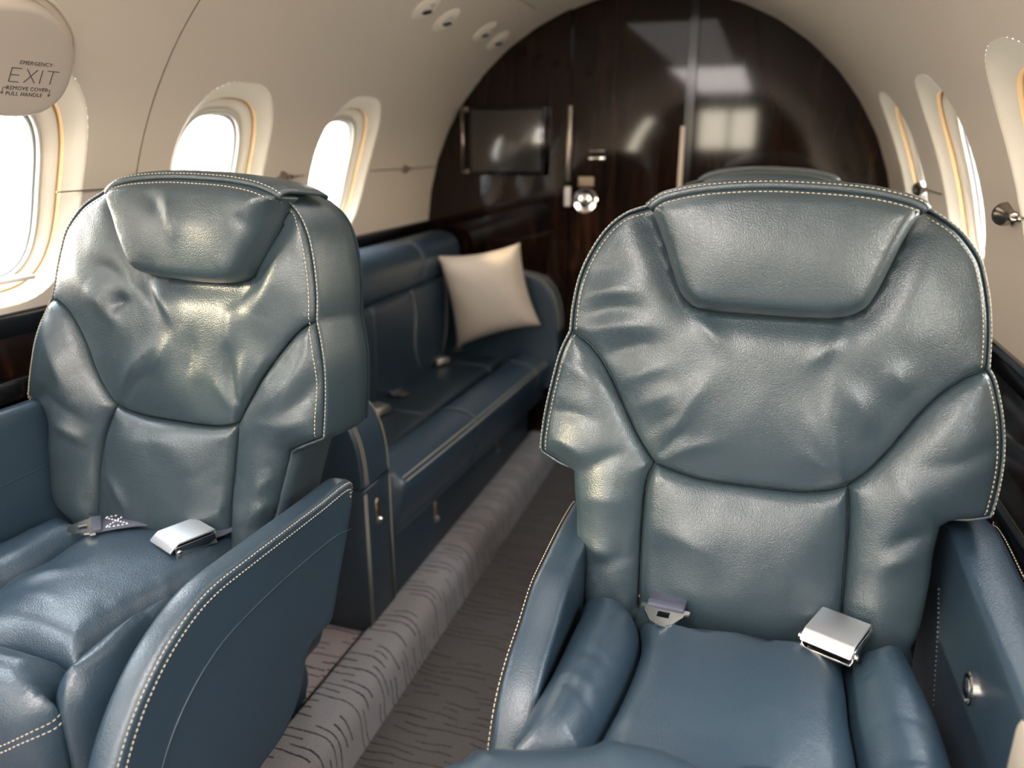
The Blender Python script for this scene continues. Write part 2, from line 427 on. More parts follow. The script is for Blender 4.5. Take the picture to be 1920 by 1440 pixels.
# ------------------------------------------------------------------ upholstery outlines, metres in each seat frame
S_r={'hr_top':[(-0.1435,0.4944),(-0.1343,0.5025),(-0.1216,0.5085),(-0.082,0.517),(-0.0267,0.5215),(0.0269,0.5209),(0.0789,0.5174),(0.1122,0.5116),(0.1351,0.5046),(0.1432,0.4977)],
 'top0':[(-0.1482,0.498),(-0.1388,0.5064),(-0.1255,0.5126),(-0.0844,0.5214),(-0.027,0.5261),(0.0287,0.5255),(0.0828,0.5219),(0.1173,0.5158),(0.1411,0.5086),(0.1495,0.5014)],
 'hr_rest':[(0.1432,0.4977),(0.1329,0.4801),(0.1233,0.4556),(0.1147,0.4307),(0.1062,0.4083),(0.096,0.3916),(0.075,0.3813),(0.0409,0.3785),(0.0002,0.3787),(-0.0418,0.3795),(-0.0705,0.3809),(-0.0868,0.3849),(-0.101,0.398),(-0.1116,0.4197),(-0.1227,0.4487),(-0.1342,0.4748),(-0.1435,0.4944)],
 'outl':[(-0.1482,0.498),(-0.1731,0.4888),(-0.1939,0.4712),(-0.2113,0.4441),(-0.2238,0.4119),(-0.2296,0.3763),(-0.2309,0.3455)],
 'outr':[(0.1495,0.5014),(0.163,0.4935),(0.1793,0.4816),(0.1936,0.4657),(0.2041,0.4497),(0.2116,0.4281),(0.2177,0.4035),(0.2216,0.3788),(0.2235,0.3593),(0.2249,0.3369)],
 'seaml':[(-0.2309,0.3455),(-0.2137,0.3354),(-0.1961,0.3189),(-0.178,0.2929),(-0.1593,0.2588),(-0.1407,0.2249),(-0.1246,0.2022),(-0.1158,0.1917)],
 'seamr':[(0.2249,0.3369),(0.2051,0.3253),(0.1844,0.3061),(0.1686,0.2857),(0.1531,0.2605),(0.1396,0.2381),(0.1208,0.2117),(0.1008,0.1923)],
 'lumtop':[(-0.1158,0.1917),(-0.0868,0.1836),(-0.0554,0.1782),(-0.0099,0.1771),(0.0342,0.1772),(0.0628,0.1795),(0.0848,0.185),(0.1008,0.1923)],
 'wl_out':[(-0.2309,0.3455),(-0.2424,0.3169),(-0.2502,0.2799),(-0.2565,0.2424),(-0.2595,0.2083),(-0.2595,0.1912)],
 'wl_step':[(-0.2595,0.1912),(-0.2371,0.1803),(-0.2176,0.1691)],
 'wl_in':[(-0.2176,0.1691),(-0.214,0.1389),(-0.2106,0.1186),(-0.2078,0.0873),(-0.2014,0.0684),(-0.198,0.0409),(-0.1947,0.0092)],
 'wl_bot':[(-0.1947,0.0092),(-0.1848,-0.0215),(-0.1197,-0.0133),(-0.123,0.01)],
 'wl_lum':[(-0.123,0.01),(-0.1255,0.0726),(-0.1261,0.1306),(-0.1246,0.169),(-0.1168,0.1916)],
 'lum_r':[(0.1021,0.1921),(0.1071,0.1459),(0.1091,0.0922),(0.1116,0.0175)],
 'lum_bot':[(0.1116,0.0175),(0.1132,-0.0176),(-0.1182,-0.033),(-0.123,0.01)],
 'wr_out':[(0.2249,0.3369),(0.2327,0.3235),(0.2414,0.2959),(0.2473,0.268),(0.2502,0.2396),(0.2496,0.2076),(0.2464,0.1778)],
 'wr_step':[(0.2464,0.1778),(0.2256,0.1712),(0.2033,0.1632)],
 'wr_in':[(0.2009,0.1581),(0.1982,0.1281),(0.1981,0.0895),(0.1941,0.0352),(0.188,0.0142)],
 'wr_bot':[(0.188,0.0142),(0.1868,-0.0171),(0.1132,-0.0176),(0.1116,0.0175)],
 'folds':[[(-0.1095,0.2016),(-0.0591,0.3054),0.006,0.016],[(-0.1109,0.1998),(-0.0836,0.241),-0.005,0.007],[(-0.1047,0.199),(-0.0408,0.2302),0.003,0.009],[(0.0963,0.2026),(0.0546,0.277),0.005,0.014],[(0.0963,0.2026),(0.0727,0.3141),0.004,0.012],[(0.0949,0.2024),(0.045,0.2339),0.003,0.01],[(0.0813,0.3091),(0.119,0.2543),0.0045,0.015],[(0.1237,0.333),(0.1501,0.3039),0.004,0.016],[(-0.0887,0.3761),(-0.0474,0.3398),0.004,0.01],[(0.0795,0.3783),(0.0467,0.3295),0.004,0.01],[(-0.21,0.3904),(-0.151,0.3998),0.005,0.013],[(-0.2147,0.365),(-0.1402,0.379),-0.004,0.012],[(-0.2102,0.3463),(-0.1233,0.3586),0.005,0.014],[(-0.1889,0.3162),(-0.1219,0.3402),-0.004,0.012],[(-0.1613,0.2869),(-0.1076,0.3135),0.004,0.013],[(-0.1403,0.2572),(-0.0934,0.2869),0.004,0.013],[(-0.2182,0.418),(-0.1559,0.424),-0.003,0.012],[(-0.1286,0.2265),(-0.0914,0.2621),-0.003,0.01],[(-0.2439,0.3118),(-0.1762,0.2728),0.004,0.014],[(-0.2464,0.2464),(-0.1833,0.2366),-0.004,0.013],[(-0.2477,0.2132),(-0.1931,0.1898),0.005,0.012],[(-0.2083,0.1714),(-0.1427,0.2056),-0.004,0.012],[(-0.2028,0.1388),(-0.1379,0.1411),0.004,0.02],[(0.2167,0.3325),(0.1624,0.2389),0.003,0.015],[(0.2206,0.1739),(0.1679,0.1898),-0.003,0.012],[(0.1961,0.1673),(0.1383,0.2213),0.004,0.018],[(0.2404,0.2567),(0.164,0.2245),-0.003,0.015],[(-0.1085,0.1161),(-0.0322,0.0906),0.004,0.022],[(0.1516,0.1342),(0.1855,0.1532),-0.004,0.01],[(0.1364,0.1039),(0.1768,0.1244),0.003,0.012],[(-0.1949,0.0759),(-0.1529,0.071),0.004,0.014],[(-0.1855,0.0501),(-0.1239,0.0795),-0.003,0.012],[(0.0665,0.0414),(0.1067,0.0271),0.003,0.014]],
 'c_cent':[(-0.1156,-0.0446),(-0.1073,-0.0856),(-0.1081,-0.1366),(-0.1143,-0.1939),(-0.1214,-0.2366),(-0.124,-0.2665),(-0.1188,-0.317),(-0.13,-0.42),(0.12,-0.42),(0.1095,-0.2777),(0.1111,-0.2297),(0.1111,-0.1917),(0.1098,-0.1501),(0.1112,-0.098),(0.1096,-0.0166)],
 'c_bl':[(-0.1886,-0.0285),(-0.1638,-0.0207),(-0.1332,-0.0248),(-0.114,-0.0505),(-0.1067,-0.0853),(-0.1075,-0.1364),(-0.1137,-0.1937),(-0.1208,-0.2365),(-0.126,-0.2679),(-0.1341,-0.2853),(-0.1683,-0.3056),(-0.2089,-0.3129),(-0.2045,-0.2928),(-0.2022,-0.2403),(-0.195,-0.1696),(-0.192,-0.1004),(-0.1894,-0.0548)],
 'c_br':[(0.1102,-0.0164),(0.1177,-0.0485),(0.1426,-0.0306),(0.1678,-0.0242),(0.1798,-0.0343),(0.1877,-0.0835),(0.1936,-0.1408),(0.1945,-0.1996),(0.1906,-0.2519),(0.19,-0.4),(0.13,-0.4),(0.1107,-0.2773),(0.1118,-0.2295),(0.1117,-0.1916),(0.1104,-0.1499),(0.1118,-0.0978)],
 'c_front':[(-0.2359,-0.3401),(-0.2298,-0.3263),(-0.2183,-0.3185),(-0.2006,-0.3117),(-0.1691,-0.3032),(-0.1384,-0.2919),(-0.1264,-0.2835),(-0.1198,-0.2748),(-0.0927,-0.2713),(-0.0657,-0.2704),(-0.0386,-0.2756),(-0.0175,-0.2815),(0.02,-0.262),(0.13,-0.27),(0.19,-0.3),(0.19,-0.43),(-0.1,-0.46),(-0.235,-0.43),(-0.25,-0.36)],
 'folds_c':[[(-0.1769,-0.1564),(-0.122,-0.1705),-0.0015,0.004],[(-0.1882,-0.2016),(-0.1268,-0.2108),0.002,0.006],[(-0.1805,-0.2065),(-0.1273,-0.2379),-0.002,0.005],[(-0.1228,-0.2738),(-0.1058,-0.2604),-0.005,0.008],[(-0.1202,-0.2729),(-0.0923,-0.2396),-0.003,0.006],[(0.1139,-0.1783),(0.1711,-0.1724),-0.0015,0.004],[(0.1131,-0.2328),(0.1672,-0.2228),-0.002,0.005]],
 'arm':[(0.128,0.235),(0.13,0.252),(0.11,0.263),(0.03,0.266),(-0.05,0.262),(-0.1,0.257),(-0.15,0.236),(-0.19,0.222),(-0.225,0.2),(-0.25,0.165),(-0.262,0.12),(-0.265,0),(-0.2,-0.06),(0.02,-0.06),(0.08,0.05),(0.11,0.15)]}
S_l={'hr_top':[(-0.0564,0.4783),(-0.046,0.4873),(-0.0327,0.4933),(-0.0006,0.4984),(0.046,0.5009),(0.0912,0.5003),(0.1351,0.4979),(0.1693,0.493),(0.1917,0.4863),(0.2069,0.479)],
 'top0':[(-0.0911,0.4799),(-0.0802,0.4893),(-0.0664,0.4955),(-0.0329,0.5009),(0.0157,0.5035),(0.0628,0.5028),(0.1085,0.5004),(0.1442,0.4952),(0.1675,0.4882),(0.1834,0.4806)],
 'hr_rest':[(0.2069,0.479),(0.1968,0.4687),(0.188,0.4531),(0.1789,0.4312),(0.1666,0.4065),(0.1543,0.3863),(0.1422,0.3758),(0.1182,0.369),(0.0849,0.3678),(0.0385,0.37),(0.0007,0.3733),(-0.0166,0.3794),(-0.0275,0.3958),(-0.038,0.4213),(-0.0458,0.4467),(-0.0526,0.4644),(-0.0564,0.4783)],
 'outl':[(-0.0911,0.4799),(-0.1197,0.4652),(-0.1383,0.4508),(-0.158,0.4284),(-0.1712,0.4004),(-0.1811,0.372),(-0.1893,0.3433),(-0.1941,0.3317)],
 'outr':[(0.1834,0.4806),(0.2046,0.4645),(0.2186,0.4428),(0.2268,0.416),(0.232,0.3789),(0.2334,0.3538),(0.2324,0.3271)],
 'seaml':[(-0.1941,0.3317),(-0.1782,0.3254),(-0.1614,0.3108),(-0.1487,0.2916),(-0.1364,0.2666),(-0.1246,0.2358),(-0.1089,0.2081),(-0.0909,0.1864)],
 'seamr':[(0.2324,0.3271),(0.2106,0.314),(0.1864,0.2888),(0.1614,0.2575),(0.1421,0.2288),(0.1256,0.2012),(0.1138,0.1806)],
 'lumtop':[(-0.0909,0.1864),(-0.0719,0.1805),(-0.0374,0.1744),(0.0136,0.1726),(0.0469,0.1714),(0.0798,0.1727),(0.0993,0.1762),(0.1138,0.1806)],
 'wl_out':[(-0.1941,0.3317),(-0.205,0.3138),(-0.2205,0.2895),(-0.2326,0.2622),(-0.2443,0.2226),(-0.2514,0.1917),(-0.2516,0.1826)],
 'wl_step':[(-0.2516,0.1826),(-0.2376,0.1763),(-0.225,0.1685)],
 'wl_in':[(-0.225,0.1685),(-0.2181,0.1493),(-0.2196,0.1185),(-0.2223,0.0725),(-0.2209,0.039),(-0.2109,0.014),(-0.1905,-0.0026)],
 'wl_bot':[(-0.1905,-0.0026),(-0.1698,-0.0252),(-0.1392,-0.0355),(-0.1356,-0.0012)],
 'wl_lum':[(-0.1356,-0.0012),(-0.1291,0.0589),(-0.1235,0.0959),(-0.1123,0.1401),(-0.092,0.1833)],
 'lum_r':[(0.114,0.1814),(0.1111,0.1552),(0.1066,0.1245),(0.0997,0.0724),(0.0933,0.0052)],
 'lum_bot':[(0.0933,0.0052),(0.0844,-0.0211),(-0.1344,-0.031),(-0.1356,-0.0012)],
 'wr_out':[(0.2324,0.3271),(0.2368,0.3081),(0.2401,0.2903),(0.2433,0.2646),(0.2435,0.2252),(0.2406,0.1754)],
 'wr_step':[(0.2406,0.1754),(0.2049,0.159),(0.1901,0.1506)],
 'wr_in':[(0.1901,0.1506),(0.1815,0.1239),(0.1715,0.0892),(0.1641,0.061),(0.156,0.0393)],
 'wr_bot':[(0.156,0.0393),(0.1476,0.0104),(0.1005,-0.0113),(0.0933,0.0052)],
 'folds':[[(-0.0693,0.194),(-0.0183,0.2423),-0.006,0.008],[(-0.0652,0.2015),(0.0044,0.288),0.006,0.014],[(-0.0265,0.3693),(0.0159,0.3158),-0.005,0.009],[(-0.0166,0.3698),(0.0379,0.3066),0.005,0.016],[(0.1229,0.1928),(0.1122,0.2802),-0.005,0.009],[(0.1229,0.1928),(0.1398,0.2824),0.006,0.014],[(0.1214,0.1954),(0.0919,0.2412),0.004,0.011],[(0.1208,0.3434),(0.1091,0.28),0.004,0.014],[(-0.0731,0.3263),(-0.0418,0.339),-0.007,0.014],[(-0.0957,0.3847),(-0.0436,0.3604),-0.005,0.016],[(-0.1192,0.351),(-0.0611,0.3052),0.006,0.02],[(0.0244,0.2949),(-0.0116,0.2429),0.004,0.013],[(0.1881,0.417),(0.1506,0.335),0.006,0.02],[(0.1488,0.3705),(0.1083,0.3375),-0.004,0.012],[(0.0569,0.3026),(0.0474,0.2426),-0.003,0.013],[(0.1609,0.2789),(0.1411,0.2297),0.004,0.012],[(0.0593,0.4726),(0.0688,0.4175),0.004,0.012],[(0.0223,0.4794),(0.0461,0.4573),-0.003,0.01],[(0.1515,0.455),(0.177,0.4313),-0.003,0.01],[(-0.1868,0.2738),(-0.1541,0.1957),0.007,0.02],[(-0.213,0.196),(-0.1354,0.1625),-0.004,0.012],[(-0.1871,0.157),(-0.1312,0.1276),0.004,0.01],[(0.2315,0.2846),(0.1556,0.2043),0.005,0.018],[(0.2485,0.2681),(0.1888,0.1998),-0.004,0.012],[(0.2361,0.2021),(0.1581,0.1857),0.004,0.014],[(-0.1009,0.0865),(-0.0583,0.0355),0.004,0.01],[(-0.0759,0.1386),(0.0448,0.1391),0.003,0.02],[(0.0829,0.1303),(0.0425,0.0948),-0.002,0.01],[(0.1415,0.0847),(0.1865,0.1237),0.004,0.014],[(0.1328,0.0498),(0.1782,0.0799),0.004,0.012],[(0.1036,0.0794),(0.0715,0.0475),0.003,0.015]],
 'c_cent':[(-0.0729,-0.2838),(-0.1128,-0.1828),(-0.1062,-0.137),(-0.1121,-0.0788),(-0.1063,-0.0256),(0.0809,0.0136),(0.1144,-0.0276),(0.1276,-0.0813),(0.1235,-0.121),(0.1072,-0.1827),(0.1034,-0.2324),(0.1057,-0.2798),(0.0981,-0.2802),(0.0656,-0.2756),(0.0308,-0.2744),(-0.0005,-0.2768),(-0.0526,-0.2911)],
 'c_bl':[(-0.1128,-0.1828),(-0.1062,-0.137),(-0.1093,-0.0815),(-0.1056,-0.0315),(-0.1565,-0.0198),(-0.1964,-0.0106),(-0.208,-0.058),(-0.2118,-0.0999),(-0.2161,-0.1967),(-0.1188,-0.3211),(-0.0766,-0.3077)],
 'c_br':[(0.1235,-0.121),(0.1072,-0.1827),(0.1034,-0.2324),(0.1057,-0.2798),(0.1084,-0.3032),(0.1139,-0.3169),(0.1241,-0.3249),(0.1401,-0.3272),(0.1558,-0.3074),(0.1606,-0.2686),(0.1483,-0.2135),(0.1398,-0.1408),(0.1389,-0.0958)],
 'c_front':[(-0.0526,-0.2911),(-0.0005,-0.2768),(0.0308,-0.2744),(0.0656,-0.2756),(0.1003,-0.2807),(0.1072,-0.3036),(0.1139,-0.3169),(0.1323,-0.3297),(0.075,-0.36),(-0.2,-0.4),(-0.23,-0.3)],
 'folds_c':[[(-0.0823,-0.2061),(-0.0269,-0.1541),0.004,0.02],[(0.0845,-0.1749),(0.1145,-0.1963),-0.002,0.006],[(-0.0474,-0.2168),(0.0311,-0.2228),0.003,0.02],[(0.0918,-0.1281),(0.1158,-0.1596),0.002,0.006],[(0.0601,-0.1931),(0.1033,-0.2336),-0.0015,0.005],[(-0.0367,-0.2443),(0.0736,-0.2658),0.003,0.02]],
 'base':[(0.1641,0.1822),(0.1778,0.106),(0.1943,0.0645),(0.2052,0.0283),(0.1983,0.005),(0.1744,-0.0005),(0.1619,-0.003)]}
S_exit = [(0.7283,0.4738),(0.7481,0.4932),(0.7744,0.4998),(0.7982,0.5014),(0.8222,0.4983),(0.8483,0.4871),(0.8751,0.4671),(0.8902,0.4469),(0.8977,0.4205),(0.899,0.3933),(0.8902,0.3697),(0.8691,0.3509),(0.8424,0.3436),(0.8041,0.3423),(0.7655,0.3526),(0.7309,0.3898),(0.7166,0.4371)]
# ------------------------------------------------------------------ cabin shell (the setting)
def cyl(side, y, s, dep=0.0):        # side -1 left, +1 right; s = arc length up from the axis height
    a = s/R; rr = R+dep
    return (side*rr*math.cos(a), y, ZC+rr*math.sin(a))
WA, WB, WEX = 0.142, 0.182, 2.5      # window recess half width, half height, roundness
def oval(cy, cs, k=1.0, n=64, a=WA, b=WB):
    out = []
    for i in range(n):
        t = 2*PI*i/n; c, s = math.cos(t), math.sin(t)
        out.append((cy+k*a*math.copysign(abs(c)**(2/WEX), c), cs+k*b*math.copysign(abs(s)**(2/WEX), s)))
    return np.array(out)
SW = 0.240
Y0, Y1 = -2.8, 2.40
DY0, DY1 = -1.75, -1.25               # door opening added ahead on the left to light the seat fronts
def wall_side(name, side, s0, s1, wins, mat, label):
    ys = np.arange(Y0, Y1+.001, 0.05); ss = np.linspace(s0, s1, 12)
    low = [(y, s0) for y in ys[:-1]]
    if side < 0: low = [q for q in low if q[0] < DY0-.01]+[(DY0, s) for s in np.linspace(s0, .52, 8)]+[(y, .52) for y in np.linspace(DY0, DY1, 8)[1:-1]]+[(DY1, s) for s in np.linspace(.52, s0, 8)]+[q for q in low if q[0] > DY1+.01]
    rect = np.array(low+[(Y1, s) for s in ss[:-1]]+[(y, s1) for y in ys[::-1][:-1]]+[(Y0, s) for s in ss[::-1][:-1]])
    vs, fs = tri(rect, 0.04, (), [oval(y, SW) for y in wins])
    o = mob(name, [cyl(side, y, s) for y, s in vs], fs, mat)
    struct(o, label); return o
wall_side('wall_left', -1, 0.043, 1.152, WL, CREAM, 'curved cream cabin side wall with oval windows, left')
wall_side('wall_right', 1, 0.006, 1.152, WR, CREAM, 'curved cream cabin side wall with oval windows, right')
# ceiling panel between the side walls
vs = []; fs = []
na = 18; ys = np.arange(Y0, Y1+.001, 0.10)
for y in ys:
    for i in range(na+1):
        a = math.radians(66+48*i/na); vs.append((R*1.03*math.cos(a), y, ZC+R*1.03*math.sin(a)))
for j in range(len(ys)-1):
    for i in range(na): k = j*(na+1)+i; fs.append((k, k+1, k+na+2, k+na+1))
struct(mob('ceiling', vs, fs, HEADL), 'pale greige cabin ceiling panel')
# raised edge lines of the ceiling panel and the ring joint in the left wall
for i, a in enumerate((66, 114)):
    pts = [((R-.001)*math.cos(math.radians(a)), y, ZC+(R-.001)*math.sin(math.radians(a))) for y in np.arange(Y0, Y1, 0.2)]
    struct(tube('trim_%d' % (i+1), pts, 0.0022, SATIN if False else HEADL), 'joint line between wall panel and ceiling')
for i, (side, y) in enumerate(((-1, 1.085), (1, 0.80))):
    pts = [((R-.0002)*side*math.cos(a), y, ZC+(R-.0002)*math.sin(a)) for a in np.linspace(0.06, 1.15, 40)]
    struct(tube('trim_%d' % (i+3), pts, 0.0011, plain('joint_shadow_gap', (0.20, 0.16, 0.12), .8)), 'thin joint between two cream wall panels')

# windows
GA, GB, GS = 0.088, 0.120, -0.028      # glass half width, half height, offset below the recess middle
REV = [(0, 0.0), (.03, .0006), (.07, .002), (.13, .005), (.28, .0105), (.42, .0155), (.46, .0165)]
GRV = [(.46, .0165), (.475, .0200), (.48, .0260), (.51, .0265), (.52, .0235)]
PNL = [(.52, .0235), (.56, .0235), (.78, .0350), (.83, .0370)]
FRM = [(.83, .037), (.84, .0340), (.90, .0335), (.925, .035), (.93, .041), (.95, .043), (.955, .040), (.99, .041), (1.0, .045), (1.0, .070)]
def ringmesh(name, side, cy, prof, mat, parent, n=72):
    vs = []; fs = []
    for t, d in prof:
        O_ = oval(cy, SW, 1, n); G_ = np.array([(cy+GA*math.copysign(abs(math.cos(a))**(2/3.0), math.cos(a)), SW+GS+GB*math.copysign(abs(math.sin(a))**(2/3.0), math.sin(a))) for a in [2*PI*i/n for i in range(n)]])
        vs += [cyl(side, y, s, d) for y, s in O_+(G_-O_)*t]
    for i in range(len(prof)-1):
        for j in range(n): fs.append((i*n+j, i*n+(j+1) % n, (i+1)*n+(j+1) % n, (i+1)*n+j))
    return mob(name, vs, fs, mat, parent)
WHITEF = plain('pale_window_frame', (.62, .60, .55), .4)
def window(idx, side, cy):
    o = bpy.data.objects.new('window_%d' % idx, None); COL.objects.link(o); o.location = cyl(side, cy, SW); o['_o'] = tuple(o.location)
    o['kind'] = 'structure'; o['label'] = 'oval cabin window in the %s wall with recessed cream surround' % ('left' if side < 0 else 'right')
    ringmesh('window_reveal', side, cy, REV, REVEAL, o)
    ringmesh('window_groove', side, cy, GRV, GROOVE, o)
    ringmesh('window_inner_panel', side, cy, PNL, REVEAL, o)
    ringmesh('window_frame', side, cy, FRM[:5], WHITEF, o)
    ringmesh('window_seal', side, cy, FRM[4:], RUBBER, o)
    p = oval(cy, SW+GS, 1, 40, GA+.003, GB+.003); vs, fs = tri(p, 0.05)
    mob('pane', [cyl(side, y, s, 0.060) for y, s in vs], fs, GLASS, o)
i = 1
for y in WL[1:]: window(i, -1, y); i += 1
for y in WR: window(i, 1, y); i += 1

# lower side walls, black trims and wooden side ledges
def extr(name, prof, y0, y1, mat, label=None, parent=None, bev=0.002, sm=True):
    bm = bmesh.new(); f0 = [bm.verts.new((x, y0, z)) for x, z in prof]; f1 = [bm.verts.new((x, y1, z)) for x, z in prof]; n = len(prof)
    bm.faces.new(f0); bm.faces.new(f1[::-1])
    for k in range(n): bm.faces.new((f0[k], f1[k], f1[(k+1) % n], f0[(k+1) % n]))
    if bev: bmesh.ops.bevel(bm, geom=list(bm.edges), offset=bev, segments=2, affect='EDGES', profile=.5)
    o = from_bm(name, bm, mat, parent, sm)
    if label: struct(o, label)
    return o
for side, nm, zt, zl, xl in ((-1, 'left', 0.797, 0.700, 0.668), (1, 'right', 0.757, 0.604, 0.662)):
    s = side
    def extr2(nm_, pr, a_, b_, mt, lb=None):
        if side > 0: extr(nm_, pr, a_, b_, mt, lb)
        else: extr(nm_, pr, a_, DY0, mt, lb+', ahead of the added door opening'); extr(nm_+'1' if 'trim' in nm_ else 'baseboard_front', pr, DY1, b_, mt, lb)
    extr2('baseboard_'+nm, [(s*.715, zt+.004), (s*.694, zt+.004), (s*.690, zt-.004), (s*.690, zt-.030), (s*.715, zt-.030)], Y0, Y1, BLACK, 'black gloss trim strip under the %s cream wall' % nm)
    extr2('trim_%d' % (5 if s < 0 else 6), [(s*.715, zt-.026), (s*.694, zt-.026), (s*(xl+.022), zl+.004), (s*(xl+.020), .03), (s*.715, .03)], Y0, Y1, WOOD, 'dark lacquered lower side panel, %s' % nm)
    extr2('trim_%d' % (7 if s < 0 else 8), [(s*.70, zl+.010), (s*(xl+.004), zl+.010), (s*xl, zl+.004), (s*xl, zl-.020), (s*.70, zl-.020)], Y0, Y1, BLACK, 'black ledge rail along the %s wall' % nm)
    extr2('trim_%d' % (9 if s < 0 else 10), [(s*.70, zl-.030), (s*(xl+.010), zl-.030), (s*(xl+.010), zl-.045), (s*.70, zl-.045)], Y0, Y1, WOOD, 'wooden ledge line along the %s wall' % nm)

# floor: dropped aisle, carpeted ledges, floor plates
def strip(name, prof, y0, y1, mat, label, ny=40):
    P = crom(prof, 0.006) if len(prof) > 2 else np.array(prof, float)
    L = np.r_[0, np.cumsum(np.linalg.norm(np.diff(P, axis=0), axis=1))]; ysl = np.linspace(y0, y1, ny+1); n = len(P)
    vs = [(x, y, z) for y in ysl for x, z in P]; fs = []; uv = []
    for j in range(ny):
        for k in range(n-1):
            fs.append((j*n+k, j*n+k+1, (j+1)*n+k+1, (j+1)*n+k)); uv += [(L[k], ysl[j]), (L[k+1], ysl[j]), (L[k+1], ysl[j+1]), (L[k], ysl[j+1])]
    me = bpy.data.meshes.new(name); me.from_pydata(vs, [], fs); me.polygons.foreach_set('use_smooth', [True]*len(fs))
    ul = me.uv_layers.new(name='UVMap'); ul.data.foreach_set('uv', [c for q in uv for c in q]); me.materials.append(mat)
    o = bpy.data.objects.new(name, me); COL.objects.link(o); struct(o, label); return o
strip('floor', [(-.26, 0), (.26, 0)], Y0, Y1, CARPET2, 'dropped aisle floor with dark streaked carpet')
strip('trim_11', [(-.345, .035), (-.345, .086), (-.340, .094), (-.325, .097), (-.29, .098), (-.272, .094), (-.258, .083), (-.250, .066), (-.246, .04), (-.243, 0)], Y0, Y1, CARPET, 'grey streak-patterned carpeted step beside the aisle, left')
strip('trim_12', [(.245, 0), (.248, .04), (.252, .066), (.260, .083), (.274, .094), (.29, .098), (.345, .098), (.345, .04)], Y0, Y1, CARPET, 'grey carpeted step beside the aisle, right')
strip('trim_13', [(-.375, .03), (-.375, .074), (-.380, .078), (-.69, .078)], Y0, Y1, CARPET3, 'pale carpeted floor plate under the seats, left')
strip('trim_14', [(.69, .078), (.380, .078), (.375, .074), (.375, .03)], Y0, Y1, CARPET3, 'pale carpeted floor plate under the seats, right')
for i, s in enumerate((-1, 1)):
    extr('trim_%d' % (15+i), [(s*.376, .030), (s*.344, .030), (s*.344, .040), (s*.376, .040)], Y0, Y1, BLACKM, 'dark seat track channel', bev=0)
    extr('trim_%d' % (17+i), [(s*.366, .040), (s*.354, .040), (s*.355, .056), (s*.365, .056)], Y0, Y1, SATIN, 'metal seat track rail', bev=.001)

# aft bulkhead
def disc_slice(x0, x1, r=R+.03, z0=0.0):
    pts = []; f = lambda x: ZC+math.sqrt(max(0, r*r-x*x))
    x0 = max(x0, -r); x1 = min(x1, r)
    for x in [x0+(x1-x0)*(0.5-0.5*math.cos(PI*k/40)) for k in range(41)]: pts.append((x, f(x)))
    return pts+[(x1, z0), (x0, z0)]
def slab_y(name, prof, y0, y1, mat, bev=0.003, parent=None):
    bm = bmesh.new(); a = [bm.verts.new((x, y0, z)) for x, z in prof]; b = [bm.verts.new((x, y1, z)) for x, z in prof]; n = len(prof)
    bm.faces.new(a); bm.faces.new(b[::-1])
    for k in range(n): bm.faces.new((a[k], b[k], b[(k+1) % n], a[(k+1) % n]))
    bmesh.ops.recalc_face_normals(bm, faces=bm.faces)
    if bev: bmesh.ops.bevel(bm, geom=[e for e in bm.edges if abs(e.verts[0].co.y-y0) < 1e-6 and abs(e.verts[1].co.y-y0) < 1e-6], offset=bev, segments=2, affect='EDGES')
    return from_bm(name, bm, mat, parent, True, 30)
YB = 2.39
struct(slab_y('wall_back', disc_slice(-.75, .75), YB+.012, YB+.05, BLACK, 0), 'dark bulkhead at the end of the cabin')
struct(slab_y('trim_19', disc_slice(-.712, -.2255), YB-.004, YB+.012, WOOD), 'left dark lacquered bulkhead panel')
d = bpy.data.objects.new('door_1', None); COL.objects.link(d); d.location = (-.05, YB, 0); d['_o'] = tuple(d.location); struct(d, 'dark lacquered sliding door in the bulkhead')
slab_y('door_panel', disc_slice(-.2205, .112), YB+.002, YB+.012, WOOD, .002, d)
struct(slab_y('trim_20', disc_slice(.142, .712), YB-.010, YB+.012, WOOD), 'right dark lacquered bulkhead panel')
struct(slab_y('trim_21', disc_slice(.114, .140), YB-.018, YB+.012, BLACK), 'dark post beside the sliding door')
box('hinge_strip', (-.2245, YB-.006, 1.04), (.012, .010, .22), SATIN, d, .002)
box('hinge_strip', (-.2265, YB-.008, .885), (.020, .010, .060), plain('pale_strike_plate', (.75, .70, .66), .3), d, .002)
box('edge_strip', (.113, YB-.018, 1.00), (.014, .008, .18), plain('pale_edge_trim', (.80, .66, .54), .25), d, .002)
Mk = Matrix.Translation((-.172, YB+.002, .872)) @ Matrix.Rotation(PI/2, 4, 'X')
lathe('latch_plate', [(.038, 0), (.038, .004), (.034, .007), (.022, .005), (.020, .010), (.008, .012)], Mk, CHROME, d)
box('latch_label', (-.171, YB, .930), (.048, .004, .028), plain('tan_label', (.40, .30, .20), .4), d, .001)
box('slot_plate', (-.140, YB, .998), (.050, .004, .008), CHROME, d, .001)
box('slot_plate', (-.140, YB, 1.020), (.046, .004, .004), SATIN, d, .001)

